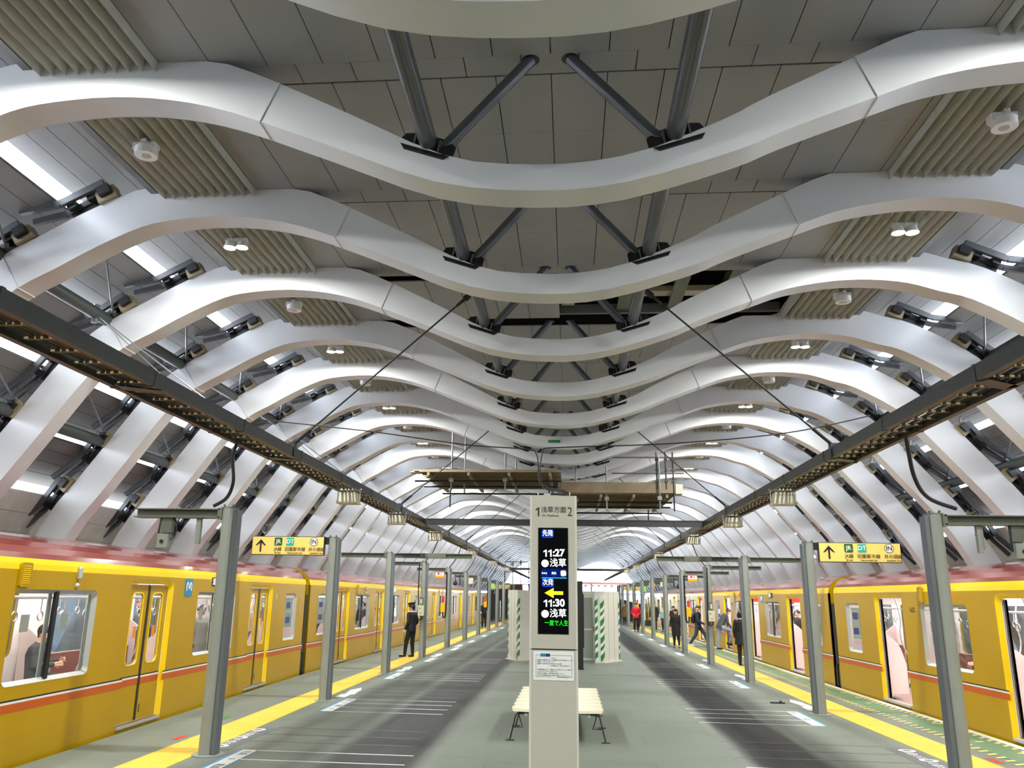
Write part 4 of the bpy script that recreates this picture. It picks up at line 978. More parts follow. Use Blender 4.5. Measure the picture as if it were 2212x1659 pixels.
# ------------------------------------------------------------------ display pillar
def build_pillar():
    Y = 8.5; x0, x1, H = -.405, .075, 3.0
    t = thing('display_pillar', 'tall cream pillar with a departure screen standing in the middle foreground', 'pillar', (x0/2+x1/2, Y, 0)); W = (x1-x0)/2; D = .3
    m = MB(); sec = [(-W+.022, 0), (W-.022, 0), (W-.022, D), (-W+.022, D)]
    m.box(-W+.022, W-.022, 0, D, 1.49, H); m.box(-W+.022, W-.022, 0, D, 0, 1.478); m.build('casing', M['pillar'], t)
    m = MB()
    for s in (-1, 1):
        for z0, z1 in ((0, 1.478), (1.49, H)): m.box(min(s*W, s*(W-.022)), max(s*W, s*(W-.022)), .004, D-.004, z0, z1)
    m.build('edge_trim', M['pillar2'], t)
    m = MB(); m.box(-W+.03, W-.03, .02, D-.02, 1.478, 1.49); m.build('joint_gap', M['black'], t)
    m = MB()
    for x in (-.16, .17): m.tube([(x, .1+.025*cos(a*pi/6), H+.02+.025*sin(a*pi/6)) for a in range(12)], .006, 5)
    m.box(-.1, -.03, .05, .12, H, H+.03); m.build('lifting_eye', M['silver'], t)
    loc = lambda px, py: (at(px, py, Y).x-t.location.x, at(px, py, Y).z)
    (a, b), (c, d) = loc(1165.5, 1141), loc(1228.5, 1369.5)
    a, c = -.150, .145
    m = MB(); m.box(a-.006, c+.006, -.003, 0, d-.006, b+.006); m.build('screen_bezel', M['blk'], t)
    m = MB(); m.box(a, c, -.005, -.003, d, b); sc = m.build('screen', glow('screen_dark', (14, 15, 17), 1), t)
    yy = -.0065
    def T(s, px, py, size, mt, sx=1, bold=.0, al='CENTER', space=1):
        x, z = loc(px, py); return text('screen_letters', s, size, mt, sc, (x, yy-.001, z), FACE, al, .0003, sx, bold, space)
    WH = glow('led_text_white', (255, 255, 255), 2.2); BL = glow('led_blue', (30, 80, 230), 1.6); CY = glow('led_cyan', (40, 190, 220), 1.5); NV = glow('led_navy', (10, 30, 110), 1.0)
    def badge(px, py, w_, h_, fill, edge):
        x, z = loc(px, py)
        m = MB(); m.prism(rr(x-w_/2, x+w_/2, z-h_/2, z+h_/2, .018), lambda u, v: (u, yy+.001, v), lambda u, v: (u, yy+.0015, v)); m.build('badge', edge, sc)
        m = MB(); m.prism(rr(x-w_/2+.007, x+w_/2-.007, z-h_/2+.007, z+h_/2-.007, .014), lambda u, v: (u, yy+.0002, v), lambda u, v: (u, yy+.001, v)); m.build('badge', fill, sc)
    def one(x, z, h, w_, y_, mt, par, nm):
        m = MB(); m.prism([(w_*.1, -h/2), (w_*.5, -h/2), (w_*.5, h/2), (w_*.2, h/2), (-w_*.5, h*.28), (-w_*.5, h*.12), (w_*.1, h*.26)], lambda u, v: (x+u, y_-.001, z+v), lambda u, v: (x+u, y_, z+v)); return m.build(nm, mt, par)
    def digits(pxs, py):
        for p in pxs: x, z = loc(p, py); one(x, z, .069, .034, yy, WH, sc, 'screen_letters')
    badge(1183, 1152.5, .118, .082, NV, BL); T('先発', 1183, 1152.5, .066, WH, .8, .003)
    digits((1177.5, 1187.8), 1195); T(':27', 1206.5, 1195, .098, WH, 1.0, .003)
    for py in (1217, 1326):
        x, z = loc(1177.5, py); m = MB(); m.prism([(x+.037*cos(k*pi/12), z+.037*sin(k*pi/12)) for k in range(24)], lambda u, v: (u, yy, v), lambda u, v: (u, yy+.001, v)); m.build('station_badge', WH, sc)
        T('G', 1177.5, py-4.5, .026, M['ink']); T('19', 1177.5, py+3.5, .034, M['ink'])
        T('浅草', 1205.5, py, .09, WH, .95, .003)
    m = MB(); xa, za = loc(1170, 1228); xb, zb = loc(1224, 1247); m.box(xa, xb, yy+.001, yy+.0015, zb, za); m.build('route_row', NV, sc)
    for px, s, f in ((1176, '表参道', NV), (1196.5, '銀座', NV), (1217, '浅草', WH)):
        badge(px, 1238.5, .062, .06, f, BL if f is NV else WH); T(s, px, 1238.5, .026 if len(s) < 3 else .02, WH if f is NV else M['blue2'], .9)
    xa, z = loc(1170, 1248); xb, _ = loc(1224, 1248); m = MB(); m.box(xa, xb, yy, yy+.001, z-.004, z+.004); m.build('divider', CY, sc)
    badge(1183.5, 1258.5, .118, .082, NV, BL); T('次発', 1183.5, 1258.5, .066, WH, .8, .003)
    x, z = loc(1196, 1281); m = MB(); m.prism([(-.092, 0), (-.0, .05), (-.0, .017), (.095, .017), (.095, -.017), (0, -.017), (0, -.05)], lambda u, v: (x+u, yy, z+v), lambda u, v: (x+u, yy+.001, z+v)); m.build('arrow', glow('led_yellow', (226, 240, 40), 1.7), sc)
    digits((1178.2, 1188.3), 1303); T(':30', 1207, 1303, .098, WH, 1.0, .003)
    T('一度で人生', 1202, 1346.5, .058, glow('led_green_text', (20, 235, 30), 1.6), .82, .003)
    x, z = loc(1195, 1100)
    def U(s, px, py, size, sx=1, bold=0.): x, z = loc(px, py); return text('lettering', s, size, M['ink'], t, (x, -.0015, z), FACE, 'CENTER', .0005, sx, bold)
    x, z = loc(1161, 1105.5); one(x, z, .092, .038, -.001, M['ink'], t, 'lettering'); U('2', 1231, 1106.5, .13, .85, .0); U('浅草方面', 1196, 1102, .067, .98, .0008); U('for Asakusa', 1189, 1113.5, .036, 1)
    (a, b), (c, d) = loc(1155, 1406), loc(1242, 1471)
    n = thing('paper_notice', 'white paper notice taped to the front of the cream display pillar', 'notice', (t.location.x, Y-.002, d)); H_ = b-d; a, c = -.185, .215; c = .2; a = -.2
    m = MB(); m.box(a, c, -.002, 0, 0, H_); m.build('sheet', M['paper'], n)
    m = MB(); m.box(a+.07, a+.125, -.004, -.002, H_-.05, H_-.022, 0); m.box(a+.125, a+.165, -.004, -.002, H_-.05, H_-.022, 1); m.build('logo_block', [M['blue2'], M['navy']], n)
    m = MB(); f0, f1, g0, g1 = a+.025, c-.02, .03, H_-.035
    m.box(f0, f0+.004, -.003, -.002, g0, g1); m.box(f1-.004, f1, -.003, -.002, g0, g1); m.box(f0, f0+.16, -.003, -.002, g0, g0+.004); m.box(f1-.03, f1, -.003, -.002, g0, g0+.004); m.box(f0, f0+.04, -.003, -.002, g1-.004, g1); m.box(f0+.13, f1, -.003, -.002, g1-.004, g1); m.build('border', M['post'], n)
    lines = ['お知らせ', '銀座線渋谷駅移設に伴い、路線図を下記の通り掲出いたします。', '実施日：１月３日（金）から', '時間帯：午前５時から午前９時３０分の間', 'この時間以外は、平日のみ実施です。', '', 'お客様時間において、電車が行い当り乗りますとした場所の', 'ため込まれますのでご注意ください。', '乗り換えお客様は、時刻表等をお乗りください。', 'お急ぎのお客様は係員のご案内をお願いいたします。', '以上', '東京地下鉄株式会社']
    for i, l in enumerate(lines):
        if not l: continue
        z = H_-.065-i*.0178; x = 0; al = 'LEFT'; x = a+.04
        if i == 0: al = 'CENTER'; x = 0
        if i == 4: al = 'RIGHT'; x = c-.03
        if i == 10: al = 'RIGHT'; x = c-.04; z = .045
        if i == 11: al = 'RIGHT'; x = c-.05; z = .031
        text('notice_text', l, .0125, M['ink'], n, (x, -.0035, z), FACE, al, .0002)
build_pillar()

# ------------------------------------------------------------------ bench, dark panel
def build_bench():
    t = thing('platform_bench', 'cream moulded back-to-back bench on thin black legs behind the display pillar', 'bench', (-.19, 12.45, 0))
    n = 7; pitch = .44
    for s in (-1, 1):
        for k in range(n):
            y0 = k*pitch; m = MB(); NX, NY = 12, 8; top = []
            for i in range(NX+1):
                u = i/NX; row = []
                for j in range(NY+1):
                    v = j/NY
                    x = .02+u*.64; dip = .035*(1-(2*v-1)**2)*(sin(pi*min(1, u*1.05)))
                    z = .425-dip+.10*max(0, (.28-u)/.28)**1.6+.012*u
                    e = .03*max(0, (u-.9)/.1)**2*(1 if abs(2*v-1) > .7 else .2)
                    row.append((s*(x-e), y0+.008+v*(pitch-.016), z))
                top.append(row)
            vs = [p for r_ in top for p in r_]; nn = len(vs); vs += [(x, y, z-.035) for x, y, z in vs]; W_ = NY+1; fs = []
            for i in range(NX):
                for j in range(NY):
                    a = i*W_+j; q = (a, a+1, a+W_+1, a+W_); fs.append(q if s > 0 else q[::-1]); q = (a+nn, a+W_+nn, a+W_+1+nn, a+1+nn); fs.append(q if s > 0 else q[::-1])
            for i in range(NX):
                for a, b in ((i*W_, (i+1)*W_), ((i+1)*W_+NY, i*W_+NY)): fs.append((a, b, b+nn, a+nn))
            for j in range(NY):
                for a, b in ((j+1, j), (NX*W_+j, NX*W_+j+1)): fs.append((a, b, b+nn, a+nn))
            m.add(vs, fs); m.build('seat', M['seat'], t, smooth=True)
    for s in (-1, 1):
        m = MB()
        for x in (.2, .45): m.tube([(s*x, .05, .355), (s*x, n*pitch-.05, .355)], .022, 10)
        m.build('seat_rail', M['silver'], t, smooth=True)
    for y in (.12, 1.5, 2.9):
        for s in (-1, 1):
            m = MB(); m.tube([(s*.14, y, .375), (s*.56, y, .375), (s*.60, y, .34), (s*.68, y, .012)], .011, 6); m.tube([(s*.14, y, .375), (s*.08, y, .02)], .011, 6); m.box(min(s*.62, s*.74), max(s*.62, s*.74), y-.03, y+.03, 0, .01); m.box(min(s*.03, s*.12), max(s*.03, s*.12), y-.03, y+.03, 0, .01)
            m.tube([(s*.56, y, .36), (s*.5, y, .18), (s*.63, y, .18)], .009, 6); m.build('leg', M['black'], t, smooth=True)
    m = MB(); m.box(.2, .37, 24.8, 24.95, .0, 2.46); m.box(.18, .39, 24.78, 24.97, 0, .03); m.box(.37, .40, 24.85, 24.95, .6, 2.1)
    tag(m.build('display_board', M['black']), 'tall narrow black panel standing between the pillar and the hoarding', 'panel')
build_bench()

# ------------------------------------------------------------------ hoarding around the works
def build_hoarding():
    t = thing('hoarding_enclosure', 'white site hoarding with green striped corners behind the display pillar', 'hoarding', (-.2, 27.3, 0), )
    pts = [(-2.06, 28.25), (-1.68, 27.3), (-1.3, 27.62), (-.9, 27.75), (.35, 27.75), (.77, 27.75), (.79, 27.32), (1.04, 27.35), (1.62, 28.35), (1.62, 33), (-2.06, 33)]
    H = 2.2; ox, oy = .2, -27.3
    n = len(pts)
    def wall(a, b, name, mt, z0=.0, z1=H, th=.03, off=0):
        a, b = V(a), V(b); d = (b-a).normalized(); nn = V((d.y, -d.x)); m = MB()
        q = [a+nn*off, b+nn*off, b+nn*(off-th), a+nn*(off-th)]; m.prism([(0, 0), (1, 0), (2, 0), (3, 0)], lambda u, v: (0, 0, 0), lambda u, v: (0, 0, 0)) if False else None
        m.add([(p.x+ox, p.y+oy, z) for z in (z0, z1) for p in q], [(0, 1, 2, 3), (7, 6, 5, 4), (0, 4, 5, 1), (1, 5, 6, 2), (2, 6, 7, 3), (3, 7, 4, 0)]); return m.build(name, mt, t)
    for i in range(n):
        a, b = pts[i], pts[(i+1) % n]
        if i == 4: continue
        wall(a, b, 'hoarding_panel', M['hoard'])
        L_ = (V(b)-V(a)).length
        if L_ > .6:
            k = int(L_/.5)
            for j in range(1, k+1):
                p = V(a)+(V(b)-V(a))*(j/(k+1)); q = V(a)+(V(b)-V(a))*(j/(k+1)+.008/L_); wall(p, q, 'joint', M['post'], .02, H-.02, .004, .004)
    # door bay on the right
    o = wall((.33, 27.8), (.79, 27.8), 'door', M['hoard'], .06, 2.1, .03)
    for z0, z1 in ((.12, .98), (1.03, 2.0)):
        m = MB(); m.box(.39+ox, .73+ox, 27.79+oy-.004, 27.8+oy, z0, z1); m.build('door_panel', M['post'], o)
    m = MB(); m.box(.74+ox, .76+ox, 27.76+oy, 27.8+oy, .95, 1.1); m.build('door_handle', M['black'], o)
    wall((.31, 27.78), (.35, 27.78), 'door_frame', M['pillar2'], 0, H); wall((.33, 27.77), (.79, 27.77), 'door_frame', M['pillar2'], 2.1, H)
    # striped corner guards
    def guard(p, d0, d1, name='corner_guard'):
        for d, wd in ((V(d0).normalized(), .085), (V(d1).normalized(), .085)):
            a = V(p); b = a+d*wd; m = MB(); nn = V((d.y, -d.x))
            if nn.y > 0: nn = -nn
            a, b = a+nn*.006, b+nn*.006
            z = .12; k = 0
            P = lambda u, zz: ((a+(b-a)*u).x+ox, (a+(b-a)*u).y+oy, zz)
            m.face([P(0, .08), P(1, .08), P(1, H-.12), P(0, H-.12)], 0)
            a2, b2 = a+nn*.002, b+nn*.002
            P = lambda u, zz: ((a2+(b2-a2)*u).x+ox, (a2+(b2-a2)*u).y+oy, zz)
            sl = .08 if d.x > 0 else -.08
            while z < H-.4:
                h = .15 if k % 2 else .24
                m.face([P(0, z), P(1, z+sl), P(1, z+sl+h*.75), P(0, z+h*.75)], 1); z += h+.07; k += 1
            m.build(name, [M['white'], M['green']], t)
    guard((-1.68, 27.3), (-.38, .95), (.38, .32)); guard((.79, 27.32), (-.02, .5), (.25, .03)) ; guard((1.04, 27.35), (-.25, -.02), (.58, 1.0)); guard((-2.06, 28.25), (.38, -.95), (0, 1)); guard((1.62, 28.35), (-.58, -1), (0, 1))
    for a, b in (((-2.1, 28.25), (-1.66, 27.26)), ((-1.7, 27.27), (-1.28, 27.58)), ((.77, 27.29), (1.08, 27.31)), ((1.05, 27.31), (1.66, 28.35))):
        a, b = V(a), V(b); m = MB(); m.bar((a.x+ox, a.y+oy, .02), (b.x+ox, b.y+oy, .02), .08, .035); m.build('base_skirt', M['pillar2'], t)
build_hoarding()

# ------------------------------------------------------------------ hanging scaffold
def build_scaffold():
    for side, x0, x1, y0, y1, z, uprights in (('left', -4.05, -.22, 21.7, 25.3, 5.24, ((-3.25, 22.35, 6.5), (-2.95, 22.9, 6.45), (-1.75, 22.3, 6.0), (-1.5, 23, 5.95))),
                                              ('right', -.25, 2.95, 23.1, 27.0, 4.84, ((-.3, 23.3, 5.9), (.2, 23.6, 5.8), (1.05, 23.2, 5.6), (2.5, 23.0, 5.85)))):
        t = thing('scaffold_platform', 'hanging scaffold deck of brown planks on steel tubes, the %s of two' % side, 'scaffold', (x0, y0, z)); W, D = x1-x0, y1-y0
        n = 12; pw = D/n
        for k in range(n):
            m = MB(); m.box((.0 if k % 2 else .15)-(.3 if side == 'left' and k < 2 else 0), W, k*pw+.02, (k+1)*pw-.02, 0, .04); m.box(.0, W, k*pw+.02, k*pw+.04, -.03, 0); m.box(0, W, (k+1)*pw-.04, (k+1)*pw-.02, -.03, 0); m.build('plank', M['plank'], t)
        for k in range(4):
            x = W*(.07+k*.285); m = MB(); m.box(x-.035, x+.035, -.05, D+.1, -.13, -.05); m.build('joist', M['plank'], t)
        for y, a, b in ((D*.22, -.25, W), (D*.55, -.2, W+.1), (D+.05, .1, W+.05)):
            m = MB(); m.tube([(a, y, -.17), (b, y, -.17)], .026, 8); m.build('ledger_tube', M['black'], t, smooth=True)
        for (ux, uy, uz) in uprights:
            m = MB(); m.tube([(ux-x0, uy-y0, -.45), (ux-x0, uy-y0, uz-z)], .024, 8); m.box(ux-x0-.06, ux-x0+.06, uy-y0-.05, uy-y0+.05, -.2, -.1); m.build('hanger_tube', M['galv'], t, smooth=True)
        for ux in (.35, W-.4):
            m = MB(); m.tube([(ux, D, -.6), (ux, D, -.05)], .022, 8); m.build('hanger_tube', M['black'], t, smooth=True)
        if side == 'right':
            m = MB(); m.box(0, W, -.03, 0, 0, .3)
            m.build('toe_board', M['plank'], t)
            for z_ in (.55, 1.0):
                m = MB(); m.tube([(W*.45, -.02, z_), (W+.25, -.02, z_)], .022, 8); m.build('guard_rail', M['galv'], t, smooth=True)
            for x in (W-.05, W-.25, W-.5):
                m = MB(); m.tube([(x, -.02, -.5 if x > W-.1 else .1), (x, -.02, 1.15)], .022, 8)
                for zz in (.3, .6, .9): m.box(x-.04, x+.04, -.07, .0, zz, zz+.07)
                m.build('standard_tube', M['black'], t, smooth=True)
            m = MB(); m.box(W, W+.2, -.05, .5, -.02, .25); m.build('end_box', M['pillar'], t)
    m = MB(); o = at(1197, 986, 19.5)
    m.box(o.x-.14, o.x+.14, 19.47, 19.488, 5.60, 5.66); tag(m.build('green_tape', M['green']), 'small strip of green tape on the low point of an arch', 'tape')
build_scaffold()

# ------------------------------------------------------------------ the far end
def build_far():
    m = MB()
    for k in range(5): m.box(-7.2+k*.42, -6.8+k*.42, 77.3, 77.36, 0, 2.25)
    m.box(-7.2, -5.0, 77.36, 77.42, 2.0, 2.1); tag(m.build('end_fence', M['fence']), 'dark grey fence closing the far left end of the platform', 'fence')
    m = MB(); m.prism([(4.3, 0), (6.6, 0), (6.6, 1.5), (4.3, 2.0)], lambda u, v: (u, 77.3, v), lambda u, v: (u, 77.4, v)); tag(m.build('end_fence', M['fence']), 'dark grey sloping fence at the far right end of the platform', 'fence')
    m = MB(); m.box(-9.5, -7.2, 80, 80.3, -1, 2.6); m.box(-7.3, -4.6, 82, 82.3, 1.6, 3.2)
    for k in range(5): m.box(-7.3, -4.6, 81.9, 82, 1.7+k*.3, 1.85+k*.3)
    tag(m.build('brown_cladding', M['brown']), 'rust brown boarded building wall beyond the left end fence', 'building')
    t = thing('scaffold_tower', 'tangle of grey scaffold tubes at the far left end of the hall', 'scaffold', (-6.5, 84, 0)); m = MB()
    for i in range(7):
        for z in (3.2, 4.4, 5.4):
            m.tube([(i*.8, 0, 0), (i*.8, 0, 5.6-abs(i-2)*.3)], .05, 5)
            if i < 6: m.tube([(i*.8, 0, z), (i*.8+.8, 0, z)], .04, 5); m.tube([(i*.8, 0, z-1), (i*.8+.8, 0, z)], .03, 5)
    m.build('tube_frame', M['galv'], t)
    m = MB(); m.box(-4.3, -2.6, 86, 88, 0, 2.6); m.box(-4.2, -2.7, 85.95, 86, 2.6, 3.3); o = m.build('site_cabin', M['white']); tag(o, 'white site cabin seen over the hoarding at the far end', 'cabin')
    m = MB(); m.box(-4.0, -2.9, 85.9, 85.95, 2.75, 3.15); m.build('cabin_window', M['fence'], o)
    t = thing('far_canopy', 'low brown platform canopy roof beyond the hall opening', 'roof', (3, 118, 0)); m = MB(); m.box(-6, 8, 0, 6, 3.9, 4.15); m.build('roof', M['brown'], t)
    m = MB()
    for x in (-4, 0, 4, 7): m.box(x-.1, x+.1, 1, 1.2, -1, 3.9)
    m.build('column', M['fence'], t); m = MB()
    for k in range(14): m.box(-5.5+k*.9, -5.1+k*.9, -.05, 0, 3.5, 3.8)
    m.build('fringe', M['brown'], t)
    for k, (x0, x1, y, h, c) in enumerate(((-30, -9, 150, 3.2, 'beige'), (-8, 6, 165, 1.6, 'trackwall'), (7, 30, 145, 2.6, 'post'))):  # blocks added to cut the sky's reflection on the train sides
        t = thing('added_skyline_block', 'pale low block added beyond the hall opening to cut sky reflection, %s' % ('at the left', 'in the middle', 'at the right')[k], 'building', ((x0+x1)/2, y, -6)); W = (x1-x0)/2
        m = MB(); m.box(-W, W, 0, 8, 0, h+6); m.build('block', M[c], t); m = MB(); m.box(-W-.3, W+.3, -.3, 8.3, h+6, h+6.3); m.build('roof_edge', M['fence'], t)
        for j in range(int(W*2/3)):
            m = MB(); m.box(-W+1+j*3, -W+2.6+j*3, -.05, 0, h+3.8, h+5.2); m.build('window', M['fence'], t)
    # the end beams of the hall
    m = MB(); m.box(-10.5, 10.3, 111.5, 111.8, 7.0, 7.6); tag(m.build('trim_2', M['galv']), kind='structure')
build_far()

# ------------------------------------------------------------------ people
def fuse(m, name, mt, parent, voxel=.012, smooth=3):
    me = bpy.data.meshes.new(name); me.from_pydata(m.v, [], m.f); me.update()
    t = bpy.data.objects.new(name, me); COL.objects.link(t)
    r = t.modifiers.new('r', 'REMESH'); r.mode = 'VOXEL'; r.voxel_size = voxel; r.use_smooth_shade = True
    k = t.modifiers.new('s', 'SMOOTH'); k.factor = .5; k.iterations = smooth
    dg = bpy.context.evaluated_depsgraph_get(); dg.update()
    out = bpy.data.meshes.new_from_object(t.evaluated_get(dg)); bpy.data.objects.remove(t)
    out.name = name; out.materials.clear(); out.materials.append(mt)
    o = bpy.data.objects.new(name, out); COL.objects.link(o); o.parent = parent; return o
def eloft(m, rings, n=18):
    """rings: (centre, rx, ry, spine dir); right axis is x"""
    k = len(m.v)
    for c, rx, ry, d in rings:
        c = V(c); d = V(d).normalized(); X = V((1, 0, 0)); F_ = d.cross(X).normalized() if abs(d.x) < .99 else V((0, 1, 0))
        X = F_.cross(d).normalized()
        for j in range(n): t = 2*pi*j/n; m.v.append(tuple(c+X*rx*cos(t)+F_*ry*sin(t)))
    for i in range(len(rings)-1):
        for j in range(n):
            q = (j+1) % n; m.f.append((k+i*n+j, k+i*n+q, k+(i+1)*n+q, k+(i+1)*n+j)); m.m.append(0)
    m.f.append(tuple(k+j for j in reversed(range(n)))); m.m.append(0); m.f.append(tuple(k+(len(rings)-1)*n+j for j in range(n))); m.m.append(0)
DEF = dict(pelvis=(0, 0, .93), waist=(0, .0, 1.07), chest=(0, .0, 1.27), neck=(0, -.01, 1.45), head=(0, .015, 1.585),
           hipL=(-.09, 0, .9), hipR=(.09, 0, .9), kneeL=(-.095, .015, .49), kneeR=(.095, .015, .49), ankL=(-.1, -.01, .085), ankR=(.1, -.01, .085),
           toeL=(-.115, .15, .03), toeR=(.115, .15, .03), shL=(-.17, -.005, 1.385), shR=(.17, -.005, 1.385), elL=(-.225, -.02, 1.12), elR=(.225, -.02, 1.12),
           wrL=(-.235, .04, .875), wrR=(.235, .04, .875))
def hand(m, wr, el, palm_in, curl=.5, r=1.0):
    wr, el = V(wr), V(el); d = (wr-el).normalized(); side = V(palm_in).normalized(); side = (side-d*side.dot(d)).normalized(); b = d.cross(side)
    pc = wr+d*.045; m.cap(wr, .024*r, wr+d*.02, .026*r, 10)
    eloft_pts = [wr+d*.02, wr+d*.09]
    for q in (-1, 1): m.cap(wr+d*.03+b*q*.016, .017*r, wr+d*.085+b*q*.022, .016*r, 8)
    for i, (o, L_) in enumerate(((-.031, .062), (-.011, .072), (.011, .068), (.031, .052))):
        p0 = wr+d*.088+b*o; p1 = p0+(d*cos(curl*.6)+side*sin(curl*.6))*L_*.5; p2 = p1+(d*cos(curl*1.7)+side*sin(curl*1.7))*L_*.55
        m.cap(p0, .0092*r, p1, .0086*r, 8); m.cap(p1, .0086*r, p2, .0072*r, 8)
    p0 = wr+d*.03-b*.028; p1 = p0+(d*.6-b*.55+side*.4).normalized()*.04; p2 = p1+(d*.9+side*.4-b*.1).normalized()*.034; m.cap(p0, .0125*r, p1, .0105*r, 8); m.cap(p1, .0105*r, p2, .009*r, 8)
def person(label, loc, face_deg, pose=None, h=1.72, top=(30, 30, 34), top_len=.0, legs=(24, 24, 28), shoes=(20, 20, 22), skirt=None, hair=(26, 22, 22), hairlen=0, cap_=False,
           glove=False, look=(0, 1, 0), vox=.011, gloves=None, collar=None, coat=0, rough=.75):
    J = dict(DEF); J.update(pose or {}); k = h/1.72
    J = {a: V(b) for a, b in J.items()}
    t = thing('person', label, 'person', loc, R(face_deg)); t.scale = (k, k, k)
    sk = M['skin']; gl = M['white'] if glove else sk
    H = J['head']; L = V(look).normalized(); ua = (H-J['neck']).normalized(); side = L.cross(ua).normalized(); fw = ua.cross(side).normalized()
    fw = -fw if fw.dot(L) < 0 else fw
    HP = lambda a, b, c: H+side*a+fw*b+ua*c
    m = MB()
    hip, wa, ch, nk = J['pelvis'], J['waist'], J['chest'], J['neck']
    sp = lambda a, b: tuple((b-a).normalized())
    eloft(m, [(hip+(hip-wa)*.55, .13, .09, sp(hip, wa)), (hip, .16, .115, sp(hip, wa)), (wa, .135, .095, sp(hip, ch)), (ch, .155, .11, sp(wa, nk)), (ch+(nk-ch)*.6, .165, .1, sp(ch, nk)), (nk, .06, .06, sp(ch, nk))])
    m.cap(nk-(nk-ch)*.1, .062, H-ua*.06, .052, 12)
    # head with jaw, nose, ears
    m.ball(HP(0, 0, .015), .088, 18, 14); m.ball(HP(0, -.018, .03), .093, 16, 12); m.ball(HP(0, .03, -.045), .06, 14, 10); m.ball(HP(0, .045, -.085), .033, 10, 8)
    m.cap(HP(0, .088, .02), .011, HP(0, .108, -.018), .016, 8); m.cap(HP(-.03, .075, .035), .014, HP(.03, .075, .035), .014, 8)
    for q in (-1, 1): m.ball(HP(q*.088, -.008, -.005), (.014, .02, .03), 8, 6); m.ball(HP(q*.045, .055, -.02), .032, 8, 6)
    for q, a in ((-1, 'L'), (1, 'R')):
        m.cap(J['sh'+a], .052, J['el'+a], .042, 12); m.cap(J['el'+a], .042, J['wr'+a], .027, 12)
        m.cap(J['hip'+a], .088, J['knee'+a], .058, 12); m.cap(J['knee'+a]+(J['ank'+a]-J['knee'+a])*.25, .058, J['ank'+a], .038, 12); m.cap(J['knee'+a], .057, J['knee'+a]+(J['ank'+a]-J['knee'+a])*.25, .058, 12)
        m.cap(J['ank'+a], .038, J['toe'+a]+V((0, 0, .01)), .025, 10)
        hand(m, J['wr'+a], J['el'+a], (-q, .35, 0) if gloves is None else gloves)
    fuse(m, 'body', sk, t, .009, 2)
    if glove:
        for a, q in (('L', -1), ('R', 1)): m = MB(); hand(m, J['wr'+a], J['el'+a], (-q, .35, 0), r=1.3); fuse(m, 'glove', M['white'], t, .007, 1)
    # face details
    m = MB()
    for q in (-1, 1): m.ball(HP(q*.031, .083, .012), (.013, .008, .007), 8, 6)
    for q in (-1, 1): m.cap(HP(q*.045, .086, .034), .004, HP(q*.018, .091, .037), .004, 6)
    m.build('eyes', M['hair'], t); m = MB(); m.cap(HP(-.02, .09, -.048), .006, HP(.02, .09, -.048), .006, 6); m.build('mouth', mat('lips', (176, 96, 88), .5), t)
    # hair
    hm = mat('hair_%d_%d' % hair[:2], hair, .4, var=.2, scale=30)
    m = MB(); m.ball(HP(0, -.028, .042), .1, 18, 14); m.ball(HP(0, .018, .072), .075, 14, 10)
    for q in (-1, 1): m.ball(HP(q*.05, -.01, .045), .062, 10, 8)
    if hairlen:
        for q in (-1, 0, 1): m.cap(HP(q*.06, -.045, .02), .055, HP(q*.07, -.04, -.04-hairlen), .04, 10)
    else: m.cap(HP(0, -.06, .0), .055, HP(0, -.055, -.05), .035, 10)
    fuse(m, 'hair', hm, t, .01, 2)
    if cap_:
        m = MB(); c0 = HP(0, -.01, .085)
        rings = [(c0, .105, .11, tuple(ua)), (c0+ua*.035, .105, .11, tuple(ua)), (c0+ua*.075-fw*.005, .14, .145, tuple(ua)), (c0+ua*.088, .13, .135, tuple(ua)), (c0+ua*.092, .02, .02, tuple(ua))]
        eloft(m, rings); m.cap(HP(-.05, .1, .085), .012, HP(.05, .1, .085), .012, 8); m.cap(HP(-.03, .125, .08), .01, HP(.03, .125, .08), .01, 8); m.build('cap', M['ink'], t, smooth=True)
    # clothes
    tm = mat('cloth_%d_%d_%d' % top, top, rough, var=.12, scale=14)
    m = MB(); low = hip+(hip-wa)*(.5+top_len/.14)
    rg = [(low, .18+coat*.02, .125+coat*.02, sp(hip, wa)), (hip, .185+coat*.01, .135, sp(hip, wa)), (wa, .165+coat*.01, .12, sp(hip, ch)), (ch, .185, .13, sp(wa, nk)), (ch+(nk-ch)*.55, .19, .118, sp(ch, nk)), (ch+(nk-ch)*.85, .12, .08, sp(ch, nk)), (nk+ua*.01, .075, .072, sp(ch, nk))]
    if top_len > .2: rg.insert(0, (low+(hip-wa)*.02, .19+coat*.03, .14+coat*.02, sp(hip, wa)))
    eloft(m, rg)
    for a in 'LR': m.cap(J['sh'+a], .07, J['el'+a], .056, 12); m.cap(J['el'+a], .056, J['wr'+a]-(J['wr'+a]-J['el'+a])*.04, .042, 12)
    fuse(m, 'jacket' if not skirt else 'top', tm, t, vox, 3)
    if collar:
        m = MB(); m.cap(nk-ua*.01+fw*.012, .068, nk+ua*.012+fw*.01, .062, 14); m.cap(nk+fw*.07-ua*.02, .022, ch+(nk-ch)*.55+fw*.118, .018, 8); fuse(m, 'shirt_collar', mat('cloth_collar', collar, .7), t, .009, 1)
    if skirt:
        m = MB(); c = (J['kneeL']+J['kneeR'])*.5; z = skirt[3]
        b_ = V(((J['hipL'].x+J['hipR'].x)/2, hip.y, z)); eloft(m, [(b_, .2, .17, (0, 0, 1)), (V((b_.x, b_.y, (z+hip.z)/2)), .2, .155, (0, 0, 1)), (hip, .18, .13, (0, 0, 1)), (wa, .16, .115, (0, 0, 1))]); fuse(m, 'skirt', mat('cloth_%d_%d_%d' % skirt[:3], skirt[:3], .8), t, vox, 3)
